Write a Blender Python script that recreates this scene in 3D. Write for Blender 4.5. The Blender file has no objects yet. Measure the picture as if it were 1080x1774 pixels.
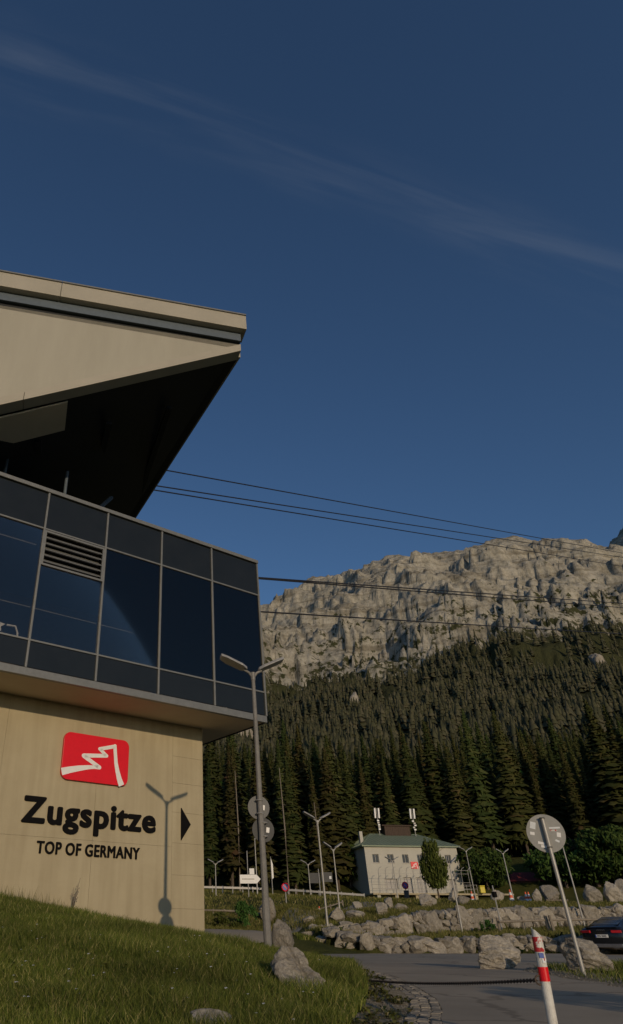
import bpy, math, random
import numpy as np
from mathutils import Vector, Matrix, noise as mnoise
R = math.radians
rnd = random.Random(7)
nrng = np.random.default_rng(11)

# ------------------------------------------------------------------ camera, sky, sun, exposure
scn = bpy.context.scene
col = scn.collection
CAM_F, CAM_PX, CAM_PY, CAM_H = 1135.0, 325.0, 887.0, 1774.0     # measured from the photograph's vanishing points
PITCH = math.atan(733 / CAM_F)
cd = bpy.data.cameras.new('camera')
cam = bpy.data.objects.new('camera', cd)
col.objects.link(cam)
cam.location = (0, 0, 0)
cam.rotation_euler = (R(90) + PITCH, 0, 0)
cd.sensor_fit = 'VERTICAL'
cd.sensor_height = 36
cd.lens = 36 * CAM_F / CAM_H
cd.shift_x = (540 - CAM_PX) / CAM_H
cd.shift_y = 0
cd.clip_start = 0.1
cd.clip_end = 9000
scn.camera = cam

SUN_AZ, SUN_EL = 164.0, 11.2
world = bpy.data.worlds.new('World')
scn.world = world
world.use_nodes = True
SKY_STRENGTH, SUN_STRENGTH, EXPOSURE = 0.15, 3.4, -0.82
wn, wl = world.node_tree.nodes, world.node_tree.links
wn.clear()
w_out = wn.new('ShaderNodeOutputWorld')
w_bg = wn.new('ShaderNodeBackground')
sky = wn.new('ShaderNodeTexSky')
sky.sky_type = 'NISHITA'
sky.sun_disc = False
sky.sun_elevation = R(SUN_EL)
sky.sun_rotation = R(SUN_AZ)
sky.altitude = 1000
sky.air_density = 1.0
sky.dust_density = 1.1
sky.ozone_density = 3.9
w_bg.inputs['Strength'].default_value = SKY_STRENGTH
# thin cirrus streak: a band along one great circle of the sky, broken by noise
cN = Vector((0.0, 0.0, 1.0))
def _ray(x, y):
    u, v = (x - CAM_PX) / CAM_F, -(y - CAM_PY) / CAM_F
    c, s = math.cos(PITCH), math.sin(PITCH)
    return Vector((u, c - s * v, s + c * v))
cN = _ray(40, 130).cross(_ray(1080, 452)).normalized()
tc = wn.new('ShaderNodeTexCoord')
dp = wn.new('ShaderNodeVectorMath'); dp.operation = 'DOT_PRODUCT'
dp.inputs[1].default_value = cN
wl.new(tc.outputs['Generated'], dp.inputs[0])
nz = wn.new('ShaderNodeTexNoise'); nz.inputs['Scale'].default_value = 3.2; nz.inputs['Detail'].default_value = 6
nz.inputs['Roughness'].default_value = 0.5; nz.inputs['Distortion'].default_value = 0.3
wl.new(tc.outputs['Generated'], nz.inputs['Vector'])
m1 = wn.new('ShaderNodeMath'); m1.operation = 'MULTIPLY_ADD'
wl.new(nz.outputs['Fac'], m1.inputs[0]); m1.inputs[1].default_value = 0.14; m1.inputs[2].default_value = -0.07
m2 = wn.new('ShaderNodeMath'); m2.operation = 'ADD'
wl.new(dp.outputs['Value'], m2.inputs[0]); wl.new(m1.outputs[0], m2.inputs[1])
m3 = wn.new('ShaderNodeMath'); m3.operation = 'ABSOLUTE'
wl.new(m2.outputs[0], m3.inputs[0])
mr = wn.new('ShaderNodeMapRange'); mr.interpolation_type = 'SMOOTHSTEP'
mr.inputs['From Min'].default_value = 0.0; mr.inputs['From Max'].default_value = 0.06
mr.inputs['To Min'].default_value = 1.0; mr.inputs['To Max'].default_value = 0.0
wl.new(m3.outputs[0], mr.inputs['Value'])
# fine streaks drawn out along the band
bd_dir = (_ray(1080, 452) - _ray(40, 130)).normalized(); bd_per = cN; bd_up = bd_dir.cross(bd_per)
cmb = wn.new('ShaderNodeCombineXYZ')
for q_, (vv_, k_) in enumerate(((bd_dir, 2.6), (bd_per, 30.0), (bd_up, 3.0))):
    dq = wn.new('ShaderNodeVectorMath'); dq.operation = 'DOT_PRODUCT'; dq.inputs[1].default_value = vv_ * k_
    wl.new(tc.outputs['Generated'], dq.inputs[0]); wl.new(dq.outputs['Value'], cmb.inputs[q_])
nz2 = wn.new('ShaderNodeTexNoise'); nz2.inputs['Scale'].default_value = 1.0; nz2.inputs['Detail'].default_value = 6; nz2.inputs['Distortion'].default_value = 0.5
wl.new(cmb.outputs[0], nz2.inputs['Vector'])
m4 = wn.new('ShaderNodeMath'); m4.operation = 'MULTIPLY'
fb = wn.new('ShaderNodeMapRange'); fb.interpolation_type = 'SMOOTHSTEP'; fb.inputs['From Min'].default_value = 0.36; fb.inputs['From Max'].default_value = 0.78
wl.new(nz2.outputs['Fac'], fb.inputs['Value'])
wl.new(mr.outputs[0], m4.inputs[0]); wl.new(fb.outputs[0], m4.inputs[1])
m5 = wn.new('ShaderNodeMath'); m5.operation = 'MULTIPLY'
wl.new(m4.outputs[0], m5.inputs[0]); m5.inputs[1].default_value = 0.15
mx = wn.new('ShaderNodeMix'); mx.data_type = 'RGBA'
wl.new(m5.outputs[0], mx.inputs[0]); wl.new(sky.outputs[0], mx.inputs[6])
mx.inputs[7].default_value = (2.3, 2.6, 3.1, 1)
wl.new(mx.outputs[2], w_bg.inputs['Color'])
wl.new(w_bg.outputs[0], w_out.inputs['Surface'])

sd = bpy.data.lights.new('sun', 'SUN')
sd.energy = SUN_STRENGTH
sd.angle = R(0.53)
sd.color = (1.0, 0.78, 0.53)
sun = bpy.data.objects.new('sun', sd)
col.objects.link(sun)
S_DIR = Vector((math.sin(R(SUN_AZ)) * math.cos(R(SUN_EL)), math.cos(R(SUN_AZ)) * math.cos(R(SUN_EL)), math.sin(R(SUN_EL))))
sun.rotation_euler = S_DIR.to_track_quat('Z', 'Y').to_euler()
sun.location = S_DIR * 60

vs = scn.view_settings
vs.view_transform = 'Standard'
vs.look = 'None'
vs.exposure = EXPOSURE
vs.gamma = 1.0
vs.use_curve_mapping = False
scn.render.engine = 'CYCLES'

# ------------------------------------------------------------------ helpers
def at(x, y, Y):
    """the point at forward distance Y that the photograph shows at pixel (x, y)"""
    r = _ray(x, y)
    return r * (Y / r.y)

class MB:
    def __init__(s): s.v, s.f = [], []
    def add(s, vs_, fs_):
        o = len(s.v)
        s.v += [tuple(p) for p in vs_]
        s.f += [tuple(i + o for i in f) for f in fs_]
        return s
    def box(s, c, size, rz=0.0, M=None):
        x, y, z = size[0] / 2, size[1] / 2, size[2] / 2
        p = [Vector(q) for q in ((-x, -y, -z), (x, -y, -z), (x, y, -z), (-x, y, -z), (-x, -y, z), (x, -y, z), (x, y, z), (-x, y, z))]
        m = M if M is not None else Matrix.Rotation(rz, 3, 'Z')
        return s.add([Vector(c) + m @ q for q in p], [(0, 3, 2, 1), (4, 5, 6, 7), (0, 1, 5, 4), (1, 2, 6, 5), (2, 3, 7, 6), (3, 0, 4, 7)])
    def tube(s, a, b, r0, r1=None, n=8, caps=True):
        r1 = r0 if r1 is None else r1
        a, b = Vector(a), Vector(b)
        q = (b - a).to_track_quat('Z', 'Y')
        vs_ = []
        for p, r in ((a, r0), (b, r1)):
            for i in range(n):
                t = 2 * math.pi * i / n
                vs_.append(p + q @ Vector((r * math.cos(t), r * math.sin(t), 0)))
        fs_ = [(i, (i + 1) % n, n + (i + 1) % n, n + i) for i in range(n)]
        if caps: fs_ += [tuple(range(n - 1, -1, -1)), tuple(range(n, 2 * n))]
        return s.add(vs_, fs_)
    def path(s, pts, rad, n=7):
        pts = [Vector(p) for p in pts]
        if not isinstance(rad, (list, tuple)): rad = [rad] * len(pts)
        vs_, fs_ = [], []
        for k, p in enumerate(pts):
            t = (pts[min(k + 1, len(pts) - 1)] - pts[max(k - 1, 0)])
            q = t.to_track_quat('Z', 'Y')
            for i in range(n):
                a = 2 * math.pi * i / n
                vs_.append(p + q @ Vector((rad[k] * math.cos(a), rad[k] * math.sin(a), 0)))
        for k in range(len(pts) - 1):
            for i in range(n):
                j = (i + 1) % n
                fs_.append((k * n + i, k * n + j, (k + 1) * n + j, (k + 1) * n + i))
        fs_ += [tuple(range(n - 1, -1, -1)), tuple(range((len(pts) - 1) * n, len(pts) * n))]
        return s.add(vs_, fs_)
    def prism(s, poly, a, b):
        """extrude a 3-D polygon from offset a to offset b (vectors)"""
        a, b = Vector(a), Vector(b)
        n = len(poly)
        vs_ = [Vector(p) + a for p in poly] + [Vector(p) + b for p in poly]
        return s.add(vs_, [tuple(range(n - 1, -1, -1)), tuple(range(n, 2 * n))] + [(i, (i + 1) % n, n + (i + 1) % n, n + i) for i in range(n)])
    def disc(s, c, nrm, r, th, n=24):
        c, nrm = Vector(c), Vector(nrm).normalized()
        return s.tube(c - nrm * th / 2, c + nrm * th / 2, r, r, n)
    def torus(s, c, nrm, r, t, n=20, k=6, M=None):
        q = Vector(nrm).to_track_quat('Z', 'Y')
        vs_, fs_ = [], []
        for i in range(n):
            a = 2 * math.pi * i / n
            for j in range(k):
                b = 2 * math.pi * j / k
                p = Vector(((r + t * math.cos(b)) * math.cos(a), (r + t * math.cos(b)) * math.sin(a), t * math.sin(b)))
                if M is not None: p = M @ p
                vs_.append(Vector(c) + q @ p)
        for i in range(n):
            for j in range(k):
                fs_.append((i * k + j, ((i + 1) % n) * k + j, ((i + 1) % n) * k + (j + 1) % k, i * k + (j + 1) % k))
        return s.add(vs_, fs_)
    def mesh(s, name, mat, smooth=False):
        me = bpy.data.meshes.new(name)
        me.from_pydata(s.v, [], s.f)
        me.materials.append(mat)
        if smooth: me.shade_smooth()
        me.update()
        return me
    def build(s, name, mat, parent=None, world=False, smooth=False, bevel=0.0):
        if world and parent is not None:
            inv = parent.matrix_basis.inverted()
            s.v = [tuple(inv @ Vector(p)) for p in s.v]
        o = bpy.data.objects.new(name, s.mesh(name, mat, smooth))
        col.objects.link(o)
        if parent is not None: o.parent = parent
        if bevel > 0:
            b = o.modifiers.new('bevel', 'BEVEL'); b.width = bevel; b.segments = 2; b.limit_method = 'ANGLE'; b.angle_limit = R(40)
        return o

def thing(name, label, cat, loc=(0, 0, 0), rz=0.0, group=None):
    o = bpy.data.objects.new(name, None)
    o.empty_display_size = 0.2
    col.objects.link(o)
    o.location = loc
    o.rotation_euler = (0, 0, rz)
    o.matrix_basis = Matrix.Translation(Vector(loc)) @ Matrix.Rotation(rz, 4, 'Z')
    return tag(o, label, cat, group)
def tag(o, label=None, cat=None, group=None, kind=None):
    if label: o['label'] = label
    if cat: o['category'] = cat
    if group: o['group'] = group
    if kind: o['kind'] = kind
    return o
def link_mesh(name, me, parent=None, M=None):
    o = bpy.data.objects.new(name, me)
    col.objects.link(o)
    if parent is not None: o.parent = parent
    if M is not None: o.matrix_basis = M
    return o
def np_mesh(name, V, F, mat, smooth=False):
    """V (n,3) array, F (m,k) array"""
    me = bpy.data.meshes.new(name)
    k = F.shape[1]
    me.vertices.add(len(V)); me.vertices.foreach_set('co', np.ascontiguousarray(V, dtype=np.float32).ravel())
    me.loops.add(F.size); me.loops.foreach_set('vertex_index', np.ascontiguousarray(F, dtype=np.int32).ravel())
    me.polygons.add(len(F))
    me.polygons.foreach_set('loop_start', np.arange(0, F.size, k, dtype=np.int32))
    try: me.polygons.foreach_set('loop_total', np.full(len(F), k, dtype=np.int32))
    except Exception: pass
    me.update(calc_edges=True); me.validate()
    me.materials.append(mat)
    if smooth: me.shade_smooth()
    return me

# ------------------------------------------------------------------ materials
def new_mat(name):
    m = bpy.data.materials.new(name); m.use_nodes = True
    nt = m.node_tree
    return m, nt.nodes, nt.links, nt.nodes['Principled BSDF']
def ramp(nodes, stops):
    r = nodes.new('ShaderNodeValToRGB')
    e = r.color_ramp.elements
    while len(e) < len(stops): e.new(0.5)
    for el, (p, c) in zip(e, stops): el.position = p; el.color = (*c, 1)
    return r
def noise_mat(name, stops, scale=4.0, detail=8, rough=0.9, bump=0.0, bscale=None, coord='Object', metal=0.0, spec=0.4, vary=0.0, stretch=None, bdist=0.02):
    m, n, l, b = new_mat(name)
    t = n.new('ShaderNodeTexCoord')
    vec = t.outputs[coord]
    if stretch:
        mp = n.new('ShaderNodeMapping'); mp.inputs['Scale'].default_value = stretch
        l.new(vec, mp.inputs['Vector']); vec = mp.outputs[0]
    nz = n.new('ShaderNodeTexNoise'); nz.inputs['Scale'].default_value = scale; nz.inputs['Detail'].default_value = detail; nz.inputs['Roughness'].default_value = 0.65
    l.new(vec, nz.inputs['Vector'])
    rp = ramp(n, stops); l.new(nz.outputs['Fac'], rp.inputs[0])
    out = rp.outputs[0]
    if vary:
        oi = n.new('ShaderNodeObjectInfo')
        hs = n.new('ShaderNodeHueSaturation')
        mr_ = n.new('ShaderNodeMapRange'); mr_.inputs['To Min'].default_value = 1 - vary; mr_.inputs['To Max'].default_value = 1 + vary
        l.new(oi.outputs['Random'], mr_.inputs['Value']); l.new(mr_.outputs[0], hs.inputs['Value']); l.new(out, hs.inputs['Color'])
        out = hs.outputs[0]
    l.new(out, b.inputs['Base Color'])
    b.inputs['Roughness'].default_value = rough; b.inputs['Metallic'].default_value = metal
    b.inputs['Specular IOR Level'].default_value = spec
    if bump:
        n2 = n.new('ShaderNodeTexNoise'); n2.inputs['Scale'].default_value = bscale or scale * 4; n2.inputs['Detail'].default_value = 8; n2.inputs['Roughness'].default_value = 0.7
        l.new(vec, n2.inputs['Vector'])
        bp = n.new('ShaderNodeBump'); bp.inputs['Strength'].default_value = bump; bp.inputs['Distance'].default_value = bdist
        l.new(n2.outputs['Fac'], bp.inputs['Height']); l.new(bp.outputs[0], b.inputs['Normal'])
    return m
def flat_mat(name, c, rough=0.6, metal=0.0, spec=0.4, wear=0.12):
    c2 = tuple(min(1, x * (1 + wear)) for x in c); c1 = tuple(x * (1 - wear) for x in c)
    return noise_mat(name, [(0.3, c1), (0.7, c2)], scale=6, rough=rough, metal=metal, spec=spec)

M = {}
M['concrete'] = None
def concrete_mat():
    m, n, l, b = new_mat('concrete')
    t = n.new('ShaderNodeTexCoord')
    nz = n.new('ShaderNodeTexNoise'); nz.inputs['Scale'].default_value = 0.55; nz.inputs['Detail'].default_value = 10; nz.inputs['Roughness'].default_value = 0.62
    l.new(t.outputs['Object'], nz.inputs['Vector'])
    rp = ramp(n, [(0.3, (0.37, 0.313, 0.20)), (0.52, (0.41, 0.35, 0.228)), (0.75, (0.445, 0.385, 0.255))]); l.new(nz.outputs['Fac'], rp.inputs[0])
    # rain streaks
    mp = n.new('ShaderNodeMapping'); mp.inputs['Scale'].default_value = (2.6, 2.6, 0.16); l.new(t.outputs['Object'], mp.inputs['Vector'])
    ns = n.new('ShaderNodeTexNoise'); ns.inputs['Scale'].default_value = 1.6; ns.inputs['Detail'].default_value = 6; l.new(mp.outputs[0], ns.inputs['Vector'])
    r2 = ramp(n, [(0.35, (0.88, 0.87, 0.85)), (0.58, (1, 1, 1))]); l.new(ns.outputs['Fac'], r2.inputs[0])
    mx_ = n.new('ShaderNodeMix'); mx_.data_type = 'RGBA'; mx_.blend_type = 'MULTIPLY'; mx_.inputs[0].default_value = 0.75
    l.new(rp.outputs[0], mx_.inputs[6]); l.new(r2.outputs[0], mx_.inputs[7]); l.new(mx_.outputs[2], b.inputs['Base Color'])
    b.inputs['Roughness'].default_value = 0.85; b.inputs['Specular IOR Level'].default_value = 0.3
    n2 = n.new('ShaderNodeTexNoise'); n2.inputs['Scale'].default_value = 9; n2.inputs['Detail'].default_value = 10; n2.inputs['Roughness'].default_value = 0.75
    l.new(t.outputs['Object'], n2.inputs['Vector'])
    bp = n.new('ShaderNodeBump'); bp.inputs['Strength'].default_value = 0.35; bp.inputs['Distance'].default_value = 0.02
    l.new(n2.outputs['Fac'], bp.inputs['Height']); l.new(bp.outputs[0], b.inputs['Normal'])
    return m
M['concrete'] = concrete_mat()
M['soffit'] = noise_mat('soffit_plaster', [(0.3, (0.54, 0.45, 0.32)), (0.7, (0.60, 0.51, 0.38))], scale=0.8, rough=0.8)
M['cladding'] = noise_mat('roof_cladding', [(0.3, (0.34, 0.315, 0.245)), (0.6, (0.38, 0.355, 0.28)), (0.75, (0.40, 0.37, 0.295))], scale=0.9, rough=0.55, stretch=(1, 1, .18))
M['cladding_trim'] = noise_mat('roof_trim', [(0.3, (0.35, 0.32, 0.25)), (0.7, (0.40, 0.365, 0.29))], scale=0.7, rough=0.5)
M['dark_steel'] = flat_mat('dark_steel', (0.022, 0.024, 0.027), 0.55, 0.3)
M['machinery'] = flat_mat('machinery_blue_grey', (0.09, 0.115, 0.14), 0.6)
M['alu'] = flat_mat('anodised_aluminium', (0.20, 0.20, 0.185), 0.45, 0.3)
M['spandrel'] = noise_mat('spandrel_glass', [(0.3, (0.014, 0.017, 0.018)), (0.7, (0.019, 0.022, 0.023))], scale=1.0, rough=0.22, spec=0.32)
M['interior'] = flat_mat('dark_interior', (0.13, 0.12, 0.12), 0.9)
M['blind'] = noise_mat('blind_fabric', [(0.3, (0.30, 0.30, 0.29)), (0.7, (0.36, 0.36, 0.35))], scale=2, rough=0.9)
M['wood_table'] = noise_mat('beech_wood', [(0.3, (0.32, 0.18, 0.08)), (0.7, (0.42, 0.25, 0.12))], scale=3, stretch=(1, 8, 8))
M['paper'] = flat_mat('paper', (0.7, 0.72, 0.72), 0.9)
M['red'] = flat_mat('red_enamel', (0.72, 0.006, 0.012), 0.35, wear=0.04)
M['white'] = flat_mat('white_paint', (0.78, 0.77, 0.74), 0.5, wear=0.05)
M['black'] = flat_mat('black_lettering', (0.005, 0.0045, 0.0045), 0.8, spec=0.12)
M['galv'] = noise_mat('galvanised_steel', [(0.3, (0.30, 0.29, 0.27)), (0.7, (0.40, 0.39, 0.36))], scale=9, rough=0.5, metal=0.25)
M['sign_back'] = noise_mat('sign_back_aluminium', [(0.3, (0.27, 0.265, 0.24)), (0.7, (0.34, 0.33, 0.30))], scale=5, rough=0.5, metal=0.15)
M['sign_back_dark'] = flat_mat('sign_back_grey', (0.048, 0.05, 0.05), 0.6)
M['sign_back_mid'] = flat_mat('sign_back_mid_grey', (0.105, 0.106, 0.103), 0.55)
M['pole_grey'] = noise_mat('grey_coated_pole', [(0.3, (0.15, 0.14, 0.125)), (0.7, (0.21, 0.20, 0.18))], scale=7, rough=0.5)
M['rock'] = None
def rock_mat():
    m, n, l, b = new_mat('limestone')
    t = n.new('ShaderNodeTexCoord')
    oi = n.new('ShaderNodeObjectInfo')
    ad = n.new('ShaderNodeVectorMath'); ad.operation = 'ADD'
    l.new(t.outputs['Object'], ad.inputs[0])
    sc = n.new('ShaderNodeVectorMath'); sc.operation = 'SCALE'; sc.inputs['Scale'].default_value = 40
    l.new(oi.outputs['Random'], sc.inputs[0]); l.new(sc.outputs[0], ad.inputs[1])
    nz = n.new('ShaderNodeTexNoise'); nz.inputs['Scale'].default_value = 2.2; nz.inputs['Detail'].default_value = 12; nz.inputs['Roughness'].default_value = 0.72
    l.new(ad.outputs[0], nz.inputs['Vector'])
    rp = ramp(n, [(0.25, (0.11, 0.098, 0.078)), (0.40, (0.29, 0.26, 0.21)), (0.60, (0.40, 0.362, 0.30)), (0.8, (0.52, 0.475, 0.40))]); l.new(nz.outputs['Fac'], rp.inputs[0])
    hs = n.new('ShaderNodeHueSaturation')
    mr_ = n.new('ShaderNodeMapRange'); mr_.inputs['To Min'].default_value = 0.7; mr_.inputs['To Max'].default_value = 1.15
    l.new(oi.outputs['Random'], mr_.inputs['Value']); l.new(mr_.outputs[0], hs.inputs['Value']); l.new(rp.outputs[0], hs.inputs['Color'])
    l.new(hs.outputs[0], b.inputs['Base Color'])
    b.inputs['Roughness'].default_value = 0.92; b.inputs['Specular IOR Level'].default_value = 0.2
    n2 = n.new('ShaderNodeTexNoise'); n2.inputs['Scale'].default_value = 7; n2.inputs['Detail'].default_value = 12; n2.inputs['Roughness'].default_value = 0.75
    l.new(ad.outputs[0], n2.inputs['Vector'])
    v = n.new('ShaderNodeTexVoronoi'); v.feature = 'DISTANCE_TO_EDGE'; v.inputs['Scale'].default_value = 3.0
    mpn = n.new('ShaderNodeVectorMath'); mpn.operation = 'ADD'
    l.new(ad.outputs[0], mpn.inputs[0]); l.new(nz.outputs['Color'], mpn.inputs[1]); l.new(mpn.outputs[0], v.inputs['Vector'])
    vr = n.new('ShaderNodeMapRange'); vr.inputs['From Max'].default_value = 0.05; l.new(v.outputs['Distance'], vr.inputs['Value'])
    mm = n.new('ShaderNodeMath'); mm.operation = 'MULTIPLY_ADD'; mm.inputs[1].default_value = 0.35
    l.new(vr.outputs[0], mm.inputs[0]); l.new(n2.outputs['Fac'], mm.inputs[2])
    bp = n.new('ShaderNodeBump'); bp.inputs['Strength'].default_value = 0.7; bp.inputs['Distance'].default_value = 0.06
    l.new(mm.outputs[0], bp.inputs['Height']); l.new(bp.outputs[0], b.inputs['Normal'])
    return m
M['rock'] = rock_mat()
M['asphalt'] = noise_mat('asphalt', [(0.3, (0.345, 0.292, 0.215)), (0.5, (0.375, 0.318, 0.236)), (0.72, (0.40, 0.342, 0.256))], scale=1.1, detail=12, rough=0.95, bump=0.25, bscale=90, bdist=0.003, spec=0.2)
def wear_asphalt(m):
    n, l = m.node_tree.nodes, m.node_tree.links; b = n['Principled BSDF']
    src = b.inputs['Base Color'].links[0].from_socket
    g = n.new('ShaderNodeNewGeometry')
    big = n.new('ShaderNodeTexNoise'); big.inputs['Scale'].default_value = 0.28; big.inputs['Detail'].default_value = 6; l.new(g.outputs['Position'], big.inputs['Vector'])
    rb = ramp(n, [(0.36, (0.90, 0.90, 0.90)), (0.5, (1, 1, 1)), (0.64, (1.08, 1.07, 1.05))]); l.new(big.outputs['Fac'], rb.inputs[0])
    ns = n.new('ShaderNodeTexNoise'); ns.inputs['Scale'].default_value = 1.3; ns.inputs['Detail'].default_value = 4; l.new(g.outputs['Position'], ns.inputs['Vector'])
    ad = n.new('ShaderNodeVectorMath'); ad.operation = 'ADD'; l.new(g.outputs['Position'], ad.inputs[0]); l.new(ns.outputs['Color'], ad.inputs[1])
    vo = n.new('ShaderNodeTexVoronoi'); vo.feature = 'DISTANCE_TO_EDGE'; vo.inputs['Scale'].default_value = 0.2; l.new(ad.outputs[0], vo.inputs['Vector'])
    cr = n.new('ShaderNodeMapRange'); cr.inputs['From Min'].default_value = 0.004; cr.inputs['From Max'].default_value = 0.012; cr.inputs['To Min'].default_value = 0.68; l.new(vo.outputs['Distance'], cr.inputs['Value'])
    m1_ = n.new('ShaderNodeMix'); m1_.data_type = 'RGBA'; m1_.blend_type = 'MULTIPLY'; m1_.inputs[0].default_value = 1; l.new(src, m1_.inputs[6]); l.new(rb.outputs[0], m1_.inputs[7])
    m2_ = n.new('ShaderNodeMix'); m2_.data_type = 'RGBA'; m2_.blend_type = 'MULTIPLY'; m2_.inputs[0].default_value = 1; l.new(m1_.outputs[2], m2_.inputs[6]); l.new(cr.outputs[0], m2_.inputs[7])
    l.new(m2_.outputs[2], b.inputs['Base Color'])
wear_asphalt(M['asphalt'])
M['gravel'] = noise_mat('gravel', [(0.3, (0.13, 0.105, 0.055)), (0.5, (0.26, 0.215, 0.14)), (0.7, (0.40, 0.34, 0.245))], scale=16, detail=10, rough=0.95, bump=0.4, bscale=40, bdist=0.012, spec=0.1)
M['pebble'] = noise_mat('pebble_grey', [(0.3, (0.17, 0.145, 0.10)), (0.7, (0.36, 0.32, 0.25))], scale=6, rough=0.9, vary=0.2)
M['cobble'] = noise_mat('gutter_cobble', [(0.3, (0.19, 0.165, 0.125)), (0.7, (0.30, 0.265, 0.21))], scale=9, rough=0.95, vary=0.25, bump=.4)
M['turf'] = noise_mat('turf', [(0.3, (0.042, 0.050, 0.012)), (0.5, (0.075, 0.080, 0.020)), (0.75, (0.12, 0.105, 0.038))], scale=0.35, detail=12, rough=1.0, bump=0.9, bscale=5, bdist=0.15, spec=0.1, coord='Object')
def blade_mat(name, stops):
    m, n, l, b = new_mat(name)
    g = n.new('ShaderNodeNewGeometry')
    rp = ramp(n, stops); l.new(g.outputs['Random Per Island'], rp.inputs[0])
    nz = n.new('ShaderNodeTexNoise'); nz.inputs['Scale'].default_value = 0.6; nz.inputs['Detail'].default_value = 5
    l.new(g.outputs['Position'], nz.inputs['Vector'])
    hs = n.new('ShaderNodeHueSaturation')
    mr_ = n.new('ShaderNodeMapRange'); mr_.inputs['From Min'].default_value = 0.3; mr_.inputs['From Max'].default_value = 0.7; mr_.inputs['To Min'].default_value = 0.65; mr_.inputs['To Max'].default_value = 1.3
    l.new(nz.outputs['Fac'], mr_.inputs['Value']); l.new(mr_.outputs[0], hs.inputs['Value']); l.new(rp.outputs[0], hs.inputs['Color'])
    l.new(hs.outputs[0], b.inputs['Base Color'])
    b.inputs['Roughness'].default_value = 0.75; b.inputs['Specular IOR Level'].default_value = 0.15
    return m
M['grass'] = blade_mat('grass_blades', [(0.0, (0.042, 0.064, 0.010)), (0.5, (0.088, 0.113, 0.017)), (0.85, (0.145, 0.158, 0.032)), (1.0, (0.34, 0.29, 0.125))])
M['grass_dry'] = blade_mat('meadow_blades', [(0.0, (0.065, 0.076, 0.014)), (0.5, (0.115, 0.118, 0.026)), (0.85, (0.165, 0.15, 0.046)), (1.0, (0.29, 0.24, 0.11))])
def leaf_mat(name, stops, vary=0.25):
    m, n, l, b = new_mat(name)
    g = n.new('ShaderNodeNewGeometry')
    rp = ramp(n, stops); l.new(g.outputs['Random Per Island'], rp.inputs[0])
    oi = n.new('ShaderNodeObjectInfo')
    hs = n.new('ShaderNodeHueSaturation')
    mr_ = n.new('ShaderNodeMapRange'); mr_.inputs['To Min'].default_value = 1 - vary; mr_.inputs['To Max'].default_value = 1 + vary
    l.new(oi.outputs['Random'], mr_.inputs['Value']); l.new(mr_.outputs[0], hs.inputs['Value'])
    mh = n.new('ShaderNodeMapRange'); mh.inputs['To Min'].default_value = 0.46; mh.inputs['To Max'].default_value = 0.55
    ml = n.new('ShaderNodeMath'); ml.operation = 'MULTIPLY'; ml.inputs[1].default_value = 7.31
    fr = n.new('ShaderNodeMath'); fr.operation = 'FRACT'
    l.new(oi.outputs['Random'], ml.inputs[0]); l.new(ml.outputs[0], fr.inputs[0]); l.new(fr.outputs[0], mh.inputs['Value']); l.new(mh.outputs[0], hs.inputs['Hue'])
    l.new(rp.outputs[0], hs.inputs['Color']); l.new(hs.outputs[0], b.inputs['Base Color'])
    b.inputs['Roughness'].default_value = 0.85; b.inputs['Specular IOR Level'].default_value = 0.1
    return m
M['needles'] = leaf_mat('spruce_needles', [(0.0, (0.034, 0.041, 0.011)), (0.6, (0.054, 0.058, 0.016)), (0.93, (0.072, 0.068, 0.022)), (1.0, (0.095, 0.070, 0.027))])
M['hazed_needles'] = leaf_mat('hazed_spruce_needles', [(0.0, (0.044, 0.052, 0.027)), (0.6, (0.066, 0.073, 0.038)), (1.0, (0.09, 0.092, 0.05))])  # paler and greyer than the near needles: distance haze put into the colour
M['leaves'] = leaf_mat('broad_leaves', [(0.0, (0.028, 0.048, 0.010)), (0.6, (0.050, 0.080, 0.016)), (1.0, (0.080, 0.110, 0.028))], 0.15)
M['bark'] = noise_mat('bark', [(0.3, (0.06, 0.045, 0.03)), (0.7, (0.13, 0.10, 0.075))], scale=5, stretch=(4, 4, 0.6), bump=0.6)
M['snag'] = noise_mat('bare_wood', [(0.3, (0.16, 0.13, 0.10)), (0.7, (0.28, 0.24, 0.19))], scale=3, stretch=(4, 4, .5))
M['stake'] = noise_mat('weathered_wood', [(0.3, (0.15, 0.125, 0.095)), (0.7, (0.29, 0.25, 0.195))], scale=4, stretch=(5, 5, 0.6), bump=0.3, vary=0.2)
M['render_wall'] = noise_mat('lime_render', [(0.3, (0.42, 0.405, 0.345)), (0.7, (0.49, 0.47, 0.405))], scale=0.5, rough=0.9, bump=0.2, bscale=12)
M['green_roof'] = noise_mat('green_copper_roof', [(0.3, (0.20, 0.25, 0.165)), (0.7, (0.26, 0.31, 0.215))], scale=0.7, rough=0.55)
M['brown_wood'] = noise_mat('dark_stained_wood', [(0.3, (0.05, 0.035, 0.025)), (0.7, (0.09, 0.06, 0.045))], scale=2, stretch=(6, 6, 0.5))
M['shop_glass'] = noise_mat('dark_window_glass', [(0.3, (0.015, 0.017, 0.02)), (0.7, (0.025, 0.028, 0.032))], scale=2, rough=0.08, spec=0.5)
M['frame_white'] = flat_mat('window_frame_pale', (0.36, 0.34, 0.31), 0.5)
M['orange'] = flat_mat('orange_plastic', (0.75, 0.14, 0.05), 0.5)
M['yellow'] = flat_mat('yellow_plastic', (0.62, 0.50, 0.04), 0.5)
M['blue'] = flat_mat('sign_blue', (0.03, 0.08, 0.33), 0.4)
M['hut_red'] = flat_mat('hut_roof_red', (0.22, 0.035, 0.03), 0.7)
M['car_paint'] = flat_mat('dark_car_paint', (0.012, 0.014, 0.018), 0.16, 0.2, 0.6, 0.03)
M['car_silver'] = flat_mat('car_lower_trim', (0.20, 0.20, 0.21), 0.3, 0.4)
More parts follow.
